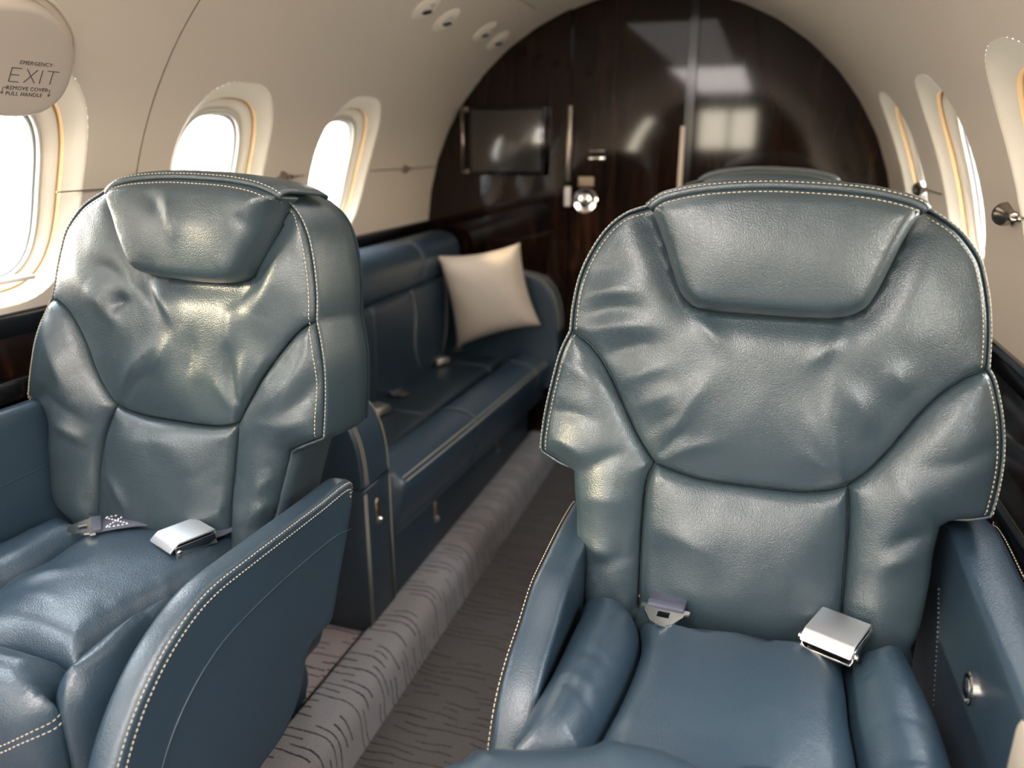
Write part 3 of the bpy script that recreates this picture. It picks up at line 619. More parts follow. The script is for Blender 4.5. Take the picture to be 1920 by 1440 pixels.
# front partition and cockpit end behind the camera
bm = bmesh.new()
def wall_with_hole(name, y, x0, x1, z0, z1, mat, label):
    o_ = np.array([p for p in disc_slice(-.75, .75)]); h = np.array([(x0, z0), (x1, z0), (x1, z1), (x0, z1)])
    h = np.concatenate([crom([h[i], h[(i+1) % 4]], .05)[:-1] for i in range(4)])
    if np.sum(o_[:, 0]*np.roll(o_[:, 1], -1)-np.roll(o_[:, 0], -1)*o_[:, 1]) < 0: o_ = o_[::-1]
    vs, fs = tri(o_, .12, (), [h]); n = len(vs)
    V = [(a, y, b) for a, b in vs]+[(a, y-.03, b) for a, b in vs]; F = list(fs)+[tuple(n+i for i in f[::-1]) for f in fs]
    ee = {(f[i], f[(i+1) % 3]) for f in fs for i in range(3)}; F += [(b, a, n+a, n+b) for a, b in ee if (b, a) not in ee]
    struct(mob(name, V, F, mat, smooth=False), label)
bm.free()
wall_with_hole('wall_front', -1.9, -.24, .24, .03, 1.36, WOOD, 'forward partition with open doorway, behind the viewpoint')
wall_with_hole('wall_cockpit', -2.78, -.26, .26, 1.0, 1.33, BLACKM, 'cockpit end with windscreen opening, behind the viewpoint')
box('windscreen_post', (0, -2.79, 1.165), (.03, .03, .34), BLACKM, None)
struct(bpy.data.objects['windscreen_post'], 'post between the two windscreens')
# tarmac outside
g = mob('ground', [(-120, -120, -1.5), (120, -120, -1.5), (120, 120, -1.5), (-120, 120, -1.5)], [(0, 1, 2, 3)], TARMAC); struct(g, 'pale sunlit tarmac outside')

# ------------------------------------------------------------------ seats
def inset(poly, d):
    t = np.roll(poly, -1, 0)-np.roll(poly, 1, 0); t /= np.linalg.norm(t, axis=1)[:, None]+1e-9
    return poly+np.stack([-t[:, 1], t[:, 0]], 1)*d
def outn(P):                         # left-hand normals of an open curve
    t = np.gradient(P, axis=0); t /= np.linalg.norm(t, axis=1)[:, None]+1e-9
    return np.stack([-t[:, 1], t[:, 0]], 1)
def seat_back(S, F, root, seed, tuck=.009):
    fo = S['folds']
    g = 0.0007
    hro = loop(S['hr_top'], S['hr_rest']); HB = np.roll(hro, -1, 0); vtop = max(p[1] for p in S['hr_top'])
    def sink(P): return -.013*np.exp(-(seg_dist(P, hro, HB)/.020)**2)*np.clip((vtop-.015-P[:, 1])/.03, 0, 1)-.010*inside(P, hro)*np.clip((vtop-.02-P[:, 1])/.03, 0, 1)
    mk = lambda *c: inset(loop(*c), g)
    up = mk(S['outl'], S['seaml'], S['lumtop'], rev(S['seamr']), rev(S['outr']), rev(S['top0']))
    o, fu = puff('upper_back_pad', F, up, .008, .012, LEA, root, dome=.016, dd=.10, folds=fo, nz=.0024, seed=seed, sp=.0050, ex=2.2, bend=sink)
    lum = mk(S['lumtop'], S['lum_r'], S['lum_bot'], S['wl_lum'])
    o, fl = puff('lumbar_pad', F, lum, .010, .014, LEA, root, dome=.020, dd=.08, folds=fo, nz=.0022, seed=seed+3, sp=.0055, ex=2.2)
    wl = mk(S['wl_out'], S['wl_step'], S['wl_in'], S['wl_bot'], S['wl_lum'], rev(S['seaml']))
    o, fwl = puff('side_wing', F, wl, .008, .012, LEA, root, dome=.026, dd=.065, folds=fo, nz=.0028, seed=seed+5, sp=.0052, ex=2.2)
    wr = mk(S['wr_out'], S['wr_step'], S['wr_in'], S['wr_bot'], rev(S['lum_r']), rev(S['seamr']))
    o, fwr = puff('side_wing', F, wr, .008, .012, LEA, root, dome=.026, dd=.065, folds=fo, nz=.0028, seed=seed+8, sp=.0052, ex=2.2)
    hr = inset(loop(S['hr_top'], S['hr_rest']), 0)
    h, fh = puff('headrest', F, hr, .050, .020, LEA, root, dome=.016, dd=.11, folds=fo, nz=.0014, seed=seed+11, sp=.005, ex=2.3, back=.004)
    # strap of leather over the top of the headrest
    P = crom(S['hr_top'], .006); n2 = outn(P); rings = [(-.007, .030), (-.001, .0385), (.005, .034), (.0085, .022), (.0095, .004), (.0098, -.03), (.0092, -.062), (.0075, -.068), (.003, -.070)]
    V = []; Fc = []; m = len(P)
    for (of, wd) in rings: V += [F.pt(p[0]+n[0]*of, p[1]+n[1]*of, wd) for p, n in zip(P, n2)]
    for i in range(len(rings)-1):
        for j in range(m-1): Fc.append((i*m+j, i*m+j+1, (i+1)*m+j+1, (i+1)*m+j))
    nr = len(rings); base = len(V)
    V += [F.pt(p[0]-n[0]*.008, p[1]-n[1]*.008, wd-.004) for wd in (rings[0][1], rings[-1][1]) for p, n in zip(P, n2)]
    cp = mob('headrest_strap', V, Fc, LEA, root)
    sm = cp.modifiers.new('thickness', 'SOLIDIFY'); sm.thickness = .004; sm.offset = -1
    # shell wrapping sides and back
    ol = loop(S['top0'], S['outr'], S['wr_out'], S['wr_step'], S['wr_in'], [S['wr_in'][-1], S['wl_in'][-1]], rev(S['wl_in']), rev(S['wl_step']), rev(S['wl_out']), rev(S['outl']))
    t = np.roll(ol, -1, 0)-np.roll(ol, 1, 0); t /= np.linalg.norm(t, axis=1)[:, None]+1e-9; nn = np.stack([t[:, 1], -t[:, 0]], 1)
    for _ in range(3): nn = (nn+np.roll(nn, 1, 0)+np.roll(nn, -1, 0))/3
    vst = min(S['wr_step'][0][1], S['wr_step'][-1][1])-.004; vsl = min(S['wl_step'][0][1], S['wl_step'][-1][1])-.004; um = S['lumtop'][len(S['lumtop'])//2][0]
    dn = np.array([1.0 if p[1] < (vst if p[0] > um else vsl)+.006 else 0.0 for p in ol])
    for _ in range(4): dn = np.maximum(dn*0, (dn+np.roll(dn, 1)+np.roll(dn, -1))/3)
    rings = [(-.001, -.004), (.0002, .003), (.0018, .0042), (.0034, .003), (.0045, -.002), (.0055, -.03), (.006, -.075), (.003, -.105), (-.003, -.118), (-.014, -.123)]
    V = []; Fc = []; m = len(ol)
    for of, wd in rings: V += [F.pt(p[0]+n[0]*(of-tuck*q), p[1]+n[1]*(of-tuck*q), wd-.006*q*(wd > 0)+.0012*noise.noise((p[0]*20, p[1]*20, wd*30+seed))) for p, n, q in zip(ol, nn, dn)]
    for i in range(len(rings)-1):
        for j in range(m): Fc.append((i*m+j, i*m+(j+1) % m, (i+1)*m+(j+1) % m, (i+1)*m+j))
    vs, fs = tri(ol, .03); b = len(V)
    V += list(F(vs[:, 0], vs[:, 1], np.full(len(vs), -.0045))); Fc += [tuple(b+i for i in f) for f in fs]
    ib = inset(ol, .014) ; vs, fs = tri(ol, .03); b = len(V)
    V += list(F(vs[:, 0], vs[:, 1], np.full(len(vs), -.1215))); Fc += [tuple(b+i for i in f[::-1]) for f in fs]
    mob('back_shell', V, Fc, LEA, root)
    # cream stitching, two rows along the outer seam and over the headrest
    def row(curve, ins, fn, w0=None, name='stitching'):
        P = crom(curve, .004); n = outn(P)*ins; Q = P+n
        hh = fn(Q)+.0006 if fn is not None else np.full(len(Q), w0)
        pts = [F.pt(q[0], q[1], z) for q, z in zip(Q, hh)]
        sg = 1 if fn is not None else 1
        ups = [F.W*.9-(n_[0]*F.U+n_[1]*F.V)/abs(ins)*.45 for n_ in n]
        stitches(name, pts, ups, root)
    # outl runs downwards on the left: its left-hand normal points right/inward
    row(S['outl'], .0065, fu); row(S['wl_out'], .0065, fwl)
    row(rev(S['outr']), .0065, fu); row(rev(S['wr_out']), .0065, fwr)
    row(S['outl'], -.0026, None, .0040); row(S['wl_out'], -.0026, None, .0040)
    row(rev(S['outr']), -.0026, None, .0040); row(rev(S['wr_out']), -.0026, None, .0040)
    row(rev(S['hr_top']), .0085, fh)
    P = crom(S['hr_top'], .004); n = outn(P)
    stitches('stitching', [F.pt(p[0]+q[0]*.0035, p[1]+q[1]*.0035, .0372) for p, q in zip(P, n)], [F.W*.8+(q[0]*F.U+q[1]*F.V)*.6 for q in n], root)

def slab_arm(name, F, prof, T, r, mat, root, rows=(), pick=None, seed=0, part='armrest', nz=.0006, H=None):
    poly = loop(prof, smooth_closed=True)
    o, f = puff(part, F, poly, H or r, r, mat, root, nz=nz, seed=seed, sp=.010, back=T-2*(H or r)+0.0, ex=2.0, base=-(H or r), both=True)
    for (ins, wd) in rows:
        q = poly.copy(); k = len(q)
        t = np.roll(q, -1, 0)-np.roll(q, 1, 0); t /= np.linalg.norm(t, axis=1)[:, None]+1e-9; nn = np.stack([-t[:, 1], t[:, 0]], 1)
        Q = q+nn*ins; d = np.array([ins]*k)
        if wd is None: z = f(Q)+.0005
        else: z = np.full(k, wd)
        pts = [F.pt(a[0], a[1], b) for a, b in zip(Q, z)]; ups = [F.W*(.9 if wd is None else .2)-(n_[0]*F.U+n_[1]*F.V)*(.4 if wd is None else 1) for n_ in nn]
        if pick is not None:
            sel = np.array([pick(a[0], a[1]) for a in Q]); st = [i for i in range(k) if sel[i] and not sel[i-1]]
            if st:
                idx = []
                for s0 in st:
                    run = []; i = s0
                    while sel[i % k] and len(run) < k: run.append(i % k); i += 1
                    if len(run) > len(idx): idx = run
                pts = [pts[i] for i in idx]; ups = [ups[i] for i in idx]
        stitches('stitching', pts, ups, o)
    return o, f, poly
def seat_belt(root, tp, ta, bp, ba, tilt=0.0, sew=True):
    # tp, bp: points on the cushion (x, y, z); ta, ba: headings
    m = Matrix.Translation(Vector(tp)) @ Matrix.Rotation(ta, 4, 'Z') @ Matrix.Rotation(tilt, 4, 'X')
    W_ = []; Fq = []
    for i, (y, z) in enumerate(((.0, .004), (.012, .0045), (.03, .004), (.055, .002), (.085, -.006))):
        for x in (-.021, .021):
            W_.append(m @ Vector((x, y, z)))
    for i in range(4): Fq.append((2*i, 2*i+1, 2*i+3, 2*i+2))
    web = mob('seat_belt', W_, Fq, WEB, root); sm = web.modifiers.new('thickness', 'SOLIDIFY'); sm.thickness = .0025
    bm = bmesh.new(); outer = [(-.0235, .004), (-.0285, .004), (-.0285, -.003), (-.0235, -.004), (-.022, -.010), (-.013, -.026), (-.006, -.030), (.006, -.030), (.013, -.026), (.022, -.010), (.0235, -.004), (.0285, -.003), (.0285, .004), (.0235, .004)]
    hole = [(-.007, -.006), (.007, -.006), (.007, -.017), (-.007, -.017)]
    vs, fs = tri(np.concatenate([crom([outer[i], outer[(i+1) % len(outer)]], .004)[:-1] for i in range(len(outer))]), .006, (), [np.concatenate([crom([hole[i], hole[(i+1) % 4]], .004)[:-1] for i in range(4)])])
    bm.free(); n = len(vs)
    V = [m @ Vector((a, b, .006)) for a, b in vs]+[m @ Vector((a, b, .0035)) for a, b in vs]; Fs = list(fs)+[tuple(n+i for i in f[::-1]) for f in fs]
    ee = {(f[i], f[(i+1) % 3]) for f in fs for i in range(3)}; Fs += [(b, a, n+a, n+b) for a, b in ee if (b, a) not in ee]
    mob('tongue', V, Fs, CHROME, web, smooth=False)
    bm = bmesh.new(); bbox(bm, (0, .006, .0065), (.044, .013, .0065), .003, seg=3)
    for v in bm.verts: v.co = m @ v.co
    from_bm('webbing_fold', bm, WEB, web)
    zz = [m @ Vector(p) for p in ((-.017, .016, .0062), (-.017, .045, .0052), (.017, .016, .0062), (.017, .045, .0052), (-.017, .016, .0062))]
    if sew: stitches('stitching', zz, [(0, 0, 1)]*5, web, mat=plain('white_thread', (.8, .8, .85), .6), w=.0016)
    # buckle
    m = Matrix.Translation(Vector(bp)) @ Matrix.Rotation(ba, 4, 'Z')
    bm = bmesh.new(); P = [(-.034, .0115), (-.032, .014), (-.024, .0195), (-.021, .021), (.030, .021), (.032, .019), (.032, .014)]   # lid profile, y then z
    prof = [(y, z) for y, z in P]; inner = [(y*.94, z-.003) for y, z in P[::-1]]
    poly = prof+inner; a = []; b = []
    for y, z in poly: a.append(bm.verts.new(m @ Vector((-.027, y, z)))); b.append(bm.verts.new(m @ Vector((.027, y, z))))
    k = len(poly); bm.faces.new(a); bm.faces.new(b[::-1])
    for i in range(k): bm.faces.new((a[i], b[i], b[(i+1) % k], a[(i+1) % k]))
    bmesh.ops.recalc_face_normals(bm, faces=bm.faces)
    bmesh.ops.bevel(bm, geom=list(bm.edges), offset=.0008, segments=2, affect='EDGES')
    bk = from_bm('buckle', bm, BRUSH, web, True, 50)
    bm = bmesh.new(); bbox(bm, (0, 0, .0015), (.055, .064, .003), .001)
    bbox(bm, (-.0275, .002, .009), (.0022, .056, .014), .0008); bbox(bm, (.0275, .002, .009), (.0022, .056, .014), .0008)
    for v in bm.verts: v.co = m @ v.co
    from_bm('buckle', bm, CHROME, web)['label'] = 'polished buckle body'
    bm = bmesh.new(); bbox(bm, (0, .004, .008), (.048, .050, .010), .001)
    for v in bm.verts: v.co = m @ v.co
    from_bm('buckle_core', bm, BLACKM, web)
    for px, py, pz, rr in ((-.030, -.022, .008, .0035), (.030, -.022, .008, .0035), (-.0295, .012, .010, .0022)):
        lathe('rivet', [(rr, -.0018), (rr, .0012), (rr*.7, .002)], m @ Matrix.Translation((px, py, pz)) @ Matrix.Rotation(PI/2, 4, 'Y'), CHROME, web, 12)
    bm = bmesh.new(); bbox(bm, (0, .055, .004), (.042, .055, .0025), .0005)
    for v in bm.verts: v.co = m @ v.co
    from_bm('strap', bm, WEB, web)

LB = 'blue-grey leather cabin seat with cream double stitching, %s'
def pedestal(root, cx, cy):
    box('pedestal', (cx, cy, .20), (.11, .28, .24), LEA3, root, .02)
    box('seat_pan', (cx, cy+.02, .375), (.37, .40, .13), LEA3, root, .02)

# --- right seat
seat_r = thing('cabin_seat', 'wide blue-grey leather seat nearest on the right of the aisle, smooth lumbar pad', 'seat', (.37, .80, .078))
FR = Frame((.37, .85, .478), (1, 0, 0), (0, .18, 1))
seat_back(S_r, FR, seat_r, 1.0)
FC = Frame((.37, .85, .49), (1, 0, 0), (0, 1, 0))
fo = S_r['folds_c']
puff('seat_cushion', FC, inset(loop(S_r['c_cent']), .0005), .030, .035, LEA2, seat_r, dome=.016, dd=.13, folds=fo, nz=.0022, seed=21, sp=.008, back=.05, ex=2.3, base=-.012)
puff('side_bolster', FC, inset(loop(S_r['c_bl'], smooth_closed=True), .0005), .052, .042, LEA2, seat_r, dome=.004, dd=.05, folds=fo, nz=.0016, seed=22, sp=.0065, back=.05, ex=2.0, base=-.022)
puff('side_bolster', FC, inset(loop(S_r['c_br']), .0005), .042, .034, LEA2, seat_r, dome=.010, dd=.05, folds=fo, nz=.0016, seed=23, sp=.0075, back=.05, ex=2.0, base=-.014)
puff('leg_rest', FC, loop(S_r['c_front'], smooth_closed=True), .045, .05, LEA2, seat_r, dome=.010, dd=.08, nz=.0018, seed=24, sp=.008, back=.12, ex=2.0, base=.004)
slab_arm('armrest', Frame((.178, .85, .3), (0, 1, 0), (0, 0, 1)), S_r['arm'], .050, .008, LEA2, seat_r, rows=((.0035, -.044), ), pick=lambda u, v: v > .06 and not (u > .09 and v < .235), seed=31)
arm_r = [(-.105, .02), (-.105, .29), (-.10, .314), (-.06, .320), (.02, .314), (.10, .308), (.20, .303), (.30, .300), (.42, .298), (.46, .28), (.47, .20), (.47, -.02), (.30, -.06), (.05, -.06)]
FW = Frame((.588, .85, .3), (0, -1, 0), (0, 0, 1))
aw, fa, pa = slab_arm('armrest', FW, arm_r, .062, .008, LEA2, seat_r, rows=((.004, -.056), ), pick=lambda u, v: v > .24, seed=33)
# button and seams on the wall-side arm
Mb = Matrix.Translation((.5875, .735, .532)) @ Matrix.Rotation(-PI/2, 4, 'Y')
lathe('recline_button', [(.0165, -.003), (.0165, .003), (.0145, .004), (.0125, .001), (.0110, .001), (.0105, .005), (.006, .007), (.0, .0072)][:-1], Mb, CHROME, aw)
sl = [(.5872, .85-u, .3+v) for u, v in crom([(-.055, .245), (-.03, .21), (.0, .15), (.03, .09), (.05, .0)], .004)]
stitches('stitching', sl, [(-1, 0, 0)]*len(sl), aw, mat=LEA, w=.0016)
box('arm_end_fitting', (.603, .572, .555), (.040, .095, .09), plain('cream_fitting', (.62, .55, .45), .35), seat_r, .012)
pedestal(seat_r, .37, .70)
seat_belt(seat_r, (.284, .803, .512), math.radians(-4), (.470, .800, .513), math.radians(-24), tilt=.05, sew=False)

# --- left seat
seat_l = thing('cabin_seat', 'creased blue-grey leather seat on the left by the windows, full outer armrest panel in view', 'seat', (-.41, .72, .078))
FL = Frame((-.41, .80, .50), (1, 0, 0), (0, .12, 1))
seat_back(S_l, FL, seat_l, 5.0, .0)
FC = Frame((-.41, .80, .50), (1, 0, 0), (0, 1, 0))
fo = S_l['folds_c']
puff('seat_cushion', FC, inset(loop(S_l['c_cent']), .0005), .030, .035, LEA2, seat_l, dome=.016, dd=.11, folds=fo, nz=.0018, seed=41, sp=.0075, back=.05, ex=2.3, base=-.014)
puff('side_bolster', FC, inset(loop(S_l['c_bl']), .0005), .046, .042, LEA2, seat_l, dome=.004, dd=.05, nz=.0016, seed=42, sp=.008, back=.05, base=-.024)
puff('side_bolster', FC, inset(loop(S_l['c_br'], smooth_closed=True), .0005), .050, .036, LEA2, seat_l, dome=.006, dd=.04, nz=.0020, seed=43, sp=.006, back=.12, base=-.018)
lr, flr = puff('leg_rest', FC, inset(loop(S_l['c_front'], smooth_closed=True), .0005), .045, .045, LEA2, seat_l, dome=.010, dd=.06, nz=.0024, seed=44, sp=.007, back=.20, base=-.018)[:2]
arm_l = [(.085, .272), (.082, .286), (.06, .292), (.0, .292), (-.08, .294), (-.16, .296), (-.215, .296), (-.255, .288), (-.295, .270), (-.330, .244), (-.360, .210), (-.385, .165), (-.40, .11), (-.41, .03), (-.38, -.04), (-.30, -.03), (-.19, .012), (-.125, .022), (-.085, .050), (-.055, .100), (-.025, .104), (.006, .108), (.034, .160), (.062, .212), (.080, .250)]
FA = Frame((-.166, .80, .3), (0, 1, 0), (0, 0, 1))
aw, fa, pa = slab_arm('armrest', FA, arm_l, .046, .010, LEA2, seat_l, rows=((.0035, None), (.0125, None)), pick=lambda u, v: (v > .262 and u > -.25) or u < -.245 and v > 0, seed=51)
sl = [(-.1655, .80+u, .3+v) for u, v in crom([(.066, .218), (.02, .228), (-.08, .232), (-.16, .230), (-.22, .222), (-.27, .20), (-.31, .165), (-.335, .12), (-.35, .06)], .004)]
tube('piping', sl, .0007, LEA2, aw)
arm_w = [(.02, .02), (.022, .365), (.012, .380), (-.02, .382), (-.12, .382), (-.30, .380), (-.38, .37), (-.40, .20), (-.38, .0), (-.2, -.02)]
aw, fa, pa = slab_arm('armrest', Frame((-.630, .80, .3), (0, 1, 0), (0, 0, 1)), arm_w, .036, .009, LEA2, seat_l, rows=((.006, -.032), ), pick=lambda u, v: v > .33, seed=53)
sl = [(-.6295, .80+u, .3+v) for u, v in crom([(.015, .285), (-.05, .283), (-.15, .28), (-.3, .278)], .004)]
tube('piping', sl, .0010, LEA2, aw)
# skirt under the aisle arm down to the floor
bs = [tuple(p) for p in S_l['base']]
slab_arm('seat_skirt', Frame((-.352, .8, .1), (0, 1, 0), (0, 0, 1)), [(.165, .26), (.170, .16), (.180, .105), (.194, .065), (.203, .030), (.195, .0), (.15, -.02), (-.2, -.02), (-.42, -.02), (-.44, .10), (-.42, .26), (-.2, .28), (0, .28)], .05, .008, LEA2, seat_l, part='seat_skirt', seed=55)
# stitched seam on the end of the leg rest
for row_ in ([(-.3688, .4330, .4488), (-.328, .4416, .4654), (-.3104, .4463, .4746), (-.2928, .4540, .4838), (-.2808, .4667, .4882), (-.2795, .4780, .4930)],
             [(-.3690, .4328, .4400), (-.3298, .4412, .4568), (-.3091, .4467, .4681), (-.2917, .4544, .4760), (-.2797, .4671, .4797), (-.2785, .4780, .4840)]):
    q = crom(row_, .004); n_ = outn(q[:, :2]); sg = 1 if n_[0][1] < 0 else -1
    ups = [(sg*a, sg*b_, .1) for a, b_ in n_]; q = q+np.array([(sg*a*.0010, sg*b_*.0010, 0) for a, b_ in n_])
    stitches('stitching', q, ups, lr)
pedestal(seat_l, -.41, .66)
seat_belt(seat_l, (-.500, .742, .527), math.radians(-44), (-.350, .748, .524), math.radians(-22), tilt=.0)

# --- third seat further back on the right: a copy of the right seat with each of its parts
def copy_tree(o, parent=None):
    c = o.copy(); COL.objects.link(c); c.parent = parent
    if parent is not None: c.matrix_parent_inverse = o.matrix_parent_inverse
    for ch in [x for x in bpy.data.objects if x.parent is o and x is not c]: copy_tree(ch, c)
    return c
seat_b = copy_tree(seat_r); seat_b.location = (.355, 1.72, .068)
seat_b['label'] = 'blue leather seat behind the near right seat, only its headrest top showing'

# ------------------------------------------------------------------ divan along the left wall
divan = thing('divan', 'long dark blue leather side-facing divan against the left wall', 'sofa', (-.47, 1.8, .078))
def prism_x(name, prof, y0, y1, mat, parent, r=.0, flare=None, ny=14, puffy=0.0):
    # closed profile (x, z) swept along y with softened ends
    P = np.array(loop(prof, smooth_closed=True, step=.010)); n = len(P); cen = P.mean(0); vs = []; fs = []
    ts = [0, .004, .012, .03]+list(np.linspace(.06, .94, ny))+[.97, .988, .996, 1]
    for t in ts:
        e = min(t, 1-t); k = 1 - r*(1-min(1, e/.03))**2; y = y0+(y1-y0)*t; b = 1+puffy*math.sin(PI*t)
        fx = flare(y) if flare else 0
        for p in P:
            q = cen+(p-cen)*k*b; vs.append((q[0]+fx, y, q[1]))
    for i in range(len(ts)-1):
        for j in range(n): fs.append((i*n+j, i*n+(j+1) % n, (i+1)*n+(j+1) % n, (i+1)*n+j))
    fs.append(tuple(range(n))[::-1]); fs.append(tuple((len(ts)-1)*n+j for j in range(n)))
    return mob(name, vs, fs, mat, parent)
fl = lambda y: .055*max(0, (y-1.3))**0.8*.9
extr('base_panel', [(-.66, .082), (-.342, .082), (-.338, .10), (-.338, .30), (-.66, .30)], 1.318, 2.34, LEA3, None, divan, .004)
for (a, b) in ((1.325, 1.725), (1.727, 2.20), (2.202, 2.335)):
    prism_x('front_roll', [(-.345, .235), (-.334, .26), (-.320, .30), (-.310, .345), (-.315, .368), (-.345, .386), (-.39, .392), (-.425, .378), (-.436, .33), (-.43, .25)], a, b, LEA3 if a > 9 else LEA2, divan, .05, fl, puffy=.004)
    prism_x('seat_cushion', [(-.425, .29), (-.422, .355), (-.44, .372), (-.53, .376), (-.63, .374), (-.645, .36), (-.645, .29)], a-(.0 if a < 1.4 else 0), b, LEA3, divan, .03)
    prism_x('back_cushion', [(-.60, .34), (-.578, .42), (-.566, .53), (-.566, .62), (-.578, .645), (-.62, .650), (-.67, .64), (-.67, .40), (-.65, .33)], a, b, LEA3, divan, .04)
for (a, b) in ((1.24, 2.045), (2.048, 2.33)):
    prism_x('back_bolster', [(-.585, .648), (-.570, .675), (-.566, .72), (-.580, .755), (-.61, .772), (-.65, .774), (-.675, .76), (-.68, .66), (-.63, .645)], a, b, LEA2, divan, .05)
# stitched front edge, piping between the sections
for dx in (0, .010):
    pts = [(-.312+fl(y)-dx*.8, y, .3655+dx*.75) for y in np.linspace(1.34, 2.32, 90)]
    tube('piping', pts, .0016, plain('cream_piping', (.40, .37, .30), .6), divan, 6)
for y in (1.726, 2.201):
    pts = [(-.318+fl(y), y, .31), (-.310+fl(y), y, .345), (-.318+fl(y), y, .372), (-.345+fl(y), y, .388), (-.39+fl(y), y, .394), (-.42+fl(y), y, .385)]
    tube('piping', [tuple(p) for p in crom(pts, .006)], .0028, LEA, divan, 6)
    tube('piping', [(-.43, y-.01, .374), (-.53, y-.01, .378), (-.62, y-.01, .377)], .0022, LEA, divan, 6)
    tube('seam_strip', [tuple(p) for p in crom([(-.585, y+.30*(y < 2), .40), (-.568, y+.24*(y < 2), .48), (-.564, y+.24*(y < 2), .58), (-.566, y+.22*(y < 2), .65)], .01)], .004, plain('seam_highlight_leather', (.16, .17, .18), .35), divan, 6)  # grey highlight along the back seam, put into the strip's colour
# near and far arms
def divan_arm(y0, y1, dx=0.0, dz=0.0, low=0.0):
    a = prism_x('arm', [(-.334+dx, .405+dz), (-.338+dx, .46+dz), (-.350+dx, .51+dz), (-.375+dx, .548+dz), (-.42+dx, .575+dz), (-.50, .60+dz), (-.60, .605+dz), (-.655, .60), (-.655, .41-low), (-.64, .40-low), (-.50, .398-low), (-.36+dx, .398-low), (-.338+dx, .400-low), (-.333+dx, .405-low)], y0, y1, LEA2, divan, .03)
    for yy in (y0+.008, y0+.016, y1-.008):
        tube('piping', [(x, yy, z) for x, z in crom([(-.3325+dx, .405+dz), (-.3355+dx, .46+dz), (-.3475+dx, .512+dz), (-.373+dx, .5505+dz), (-.42+dx, .577+dz), (-.50, .602+dz)], .01)], .0013, plain('arm_thread', (.45, .42, .34), .6), a, 6)
divan_arm(1.205, 1.318)
divan_arm(2.315, 2.385, .100, .065, .12)
lp = extr('arm_base', [(-.655, .082), (-.338, .082), (-.334, .10), (-.334, .398), (-.655, .398)], 1.203, 1.316, LEA3, None, divan, .003)
for yy in (1.206, 1.213, 1.312):
    tube('piping', [(-.3325, yy, .39), (-.3325, yy, .10)], .0014, plain('base_thread', (.42, .39, .33), .6), lp, 6)
tube('piping', [(-.334, 1.205, .397), (-.334, 1.314, .397)], .003, LEA2, lp, 6)
def latch(y, z, par, x=-.3335, h=.055):
    bm = bmesh.new()
    prof = []
    for k in range(24):
        a = 2*PI*k/24; prof.append((.010*math.cos(a), (h/2-.010)*math.copysign(1, math.sin(a)) * (1 if abs(math.sin(a)) > 1e-6 else 0)+.010*math.sin(a)))
    v1 = [bm.verts.new((x, y+p, z+q)) for p, q in prof]; v2 = [bm.verts.new((x+.0035, y+p*.86, z+q*.95)) for p, q in prof]
    for i in range(24): bm.faces.new((v1[i], v1[(i+1) % 24], v2[(i+1) % 24], v2[i]))
    bm.faces.new(v2); bm.faces.new(v1[::-1])
    o = from_bm('latch_plate', bm, SATIN, par)
    lathe('latch_button', [(.0082, 0), (.0082, .003), (.005, .006)], Matrix.Translation((x+.0032, y, z-h*.28)) @ Matrix.Rotation(PI/2, 4, 'Y'), CHROME, o, 16)
latch(1.257, .332, lp, h=.062); latch(1.552, .190, divan, -.3375, .062); latch(2.014, .188, divan, -.3375)
box('maker_tag', (-.3375, 1.413, .235), (.002, .030, .006), SATIN, divan, .0005)

# belts lying on the divan
def small_belt(name, loc, rz, label, tongue):
    r = thing(name, label, 'seat belt', loc, 'lap belts on the divan')
    m = Matrix.Translation(loc) @ Matrix.Rotation(rz, 4, 'Z')
    def bx_(nm, c, s, mat, bv=.001):
        bm = bmesh.new(); bbox(bm, c, s, bv)
        for v in bm.verts: v.co = m @ v.co
        return from_bm(nm, bm, mat, r)
    bx_('webbing', (0, .045, .002), (.042, .07, .003), WEB)
    if tongue:
        bx_('tongue', (0, -.008, .004), (.048, .020, .003), BRASS); bx_('tongue_tip', (0, -.026, .004), (.030, .022, .003), BRASS)
        bx_('webbing_fold', (0, .008, .006), (.044, .014, .008), WEB, .003)
    else:
        bx_('buckle', (0, 0, .010), (.052, .058, .018), BRASS, .004); bx_('buckle_lid', (0, -.004, .0205), (.046, .044, .003), BRUSH)
small_belt('seat_belt', (-.565, 1.83, .381), math.radians(70), 'metal belt tongue lying at the near end of the divan seat', True)
small_belt('seat_belt', (-.575, 2.15, .381), math.radians(60), 'bronze belt buckle lying mid-divan against the backrest', False)
small_belt('seat_belt', (-.60, 2.31, .381), math.radians(80), 'belt tongue half under the pillow on the divan', True)
small_belt('seat_belt', (-.545, 1.67, .381), math.radians(70), 'belt buckle behind the near arm of the divan', False)

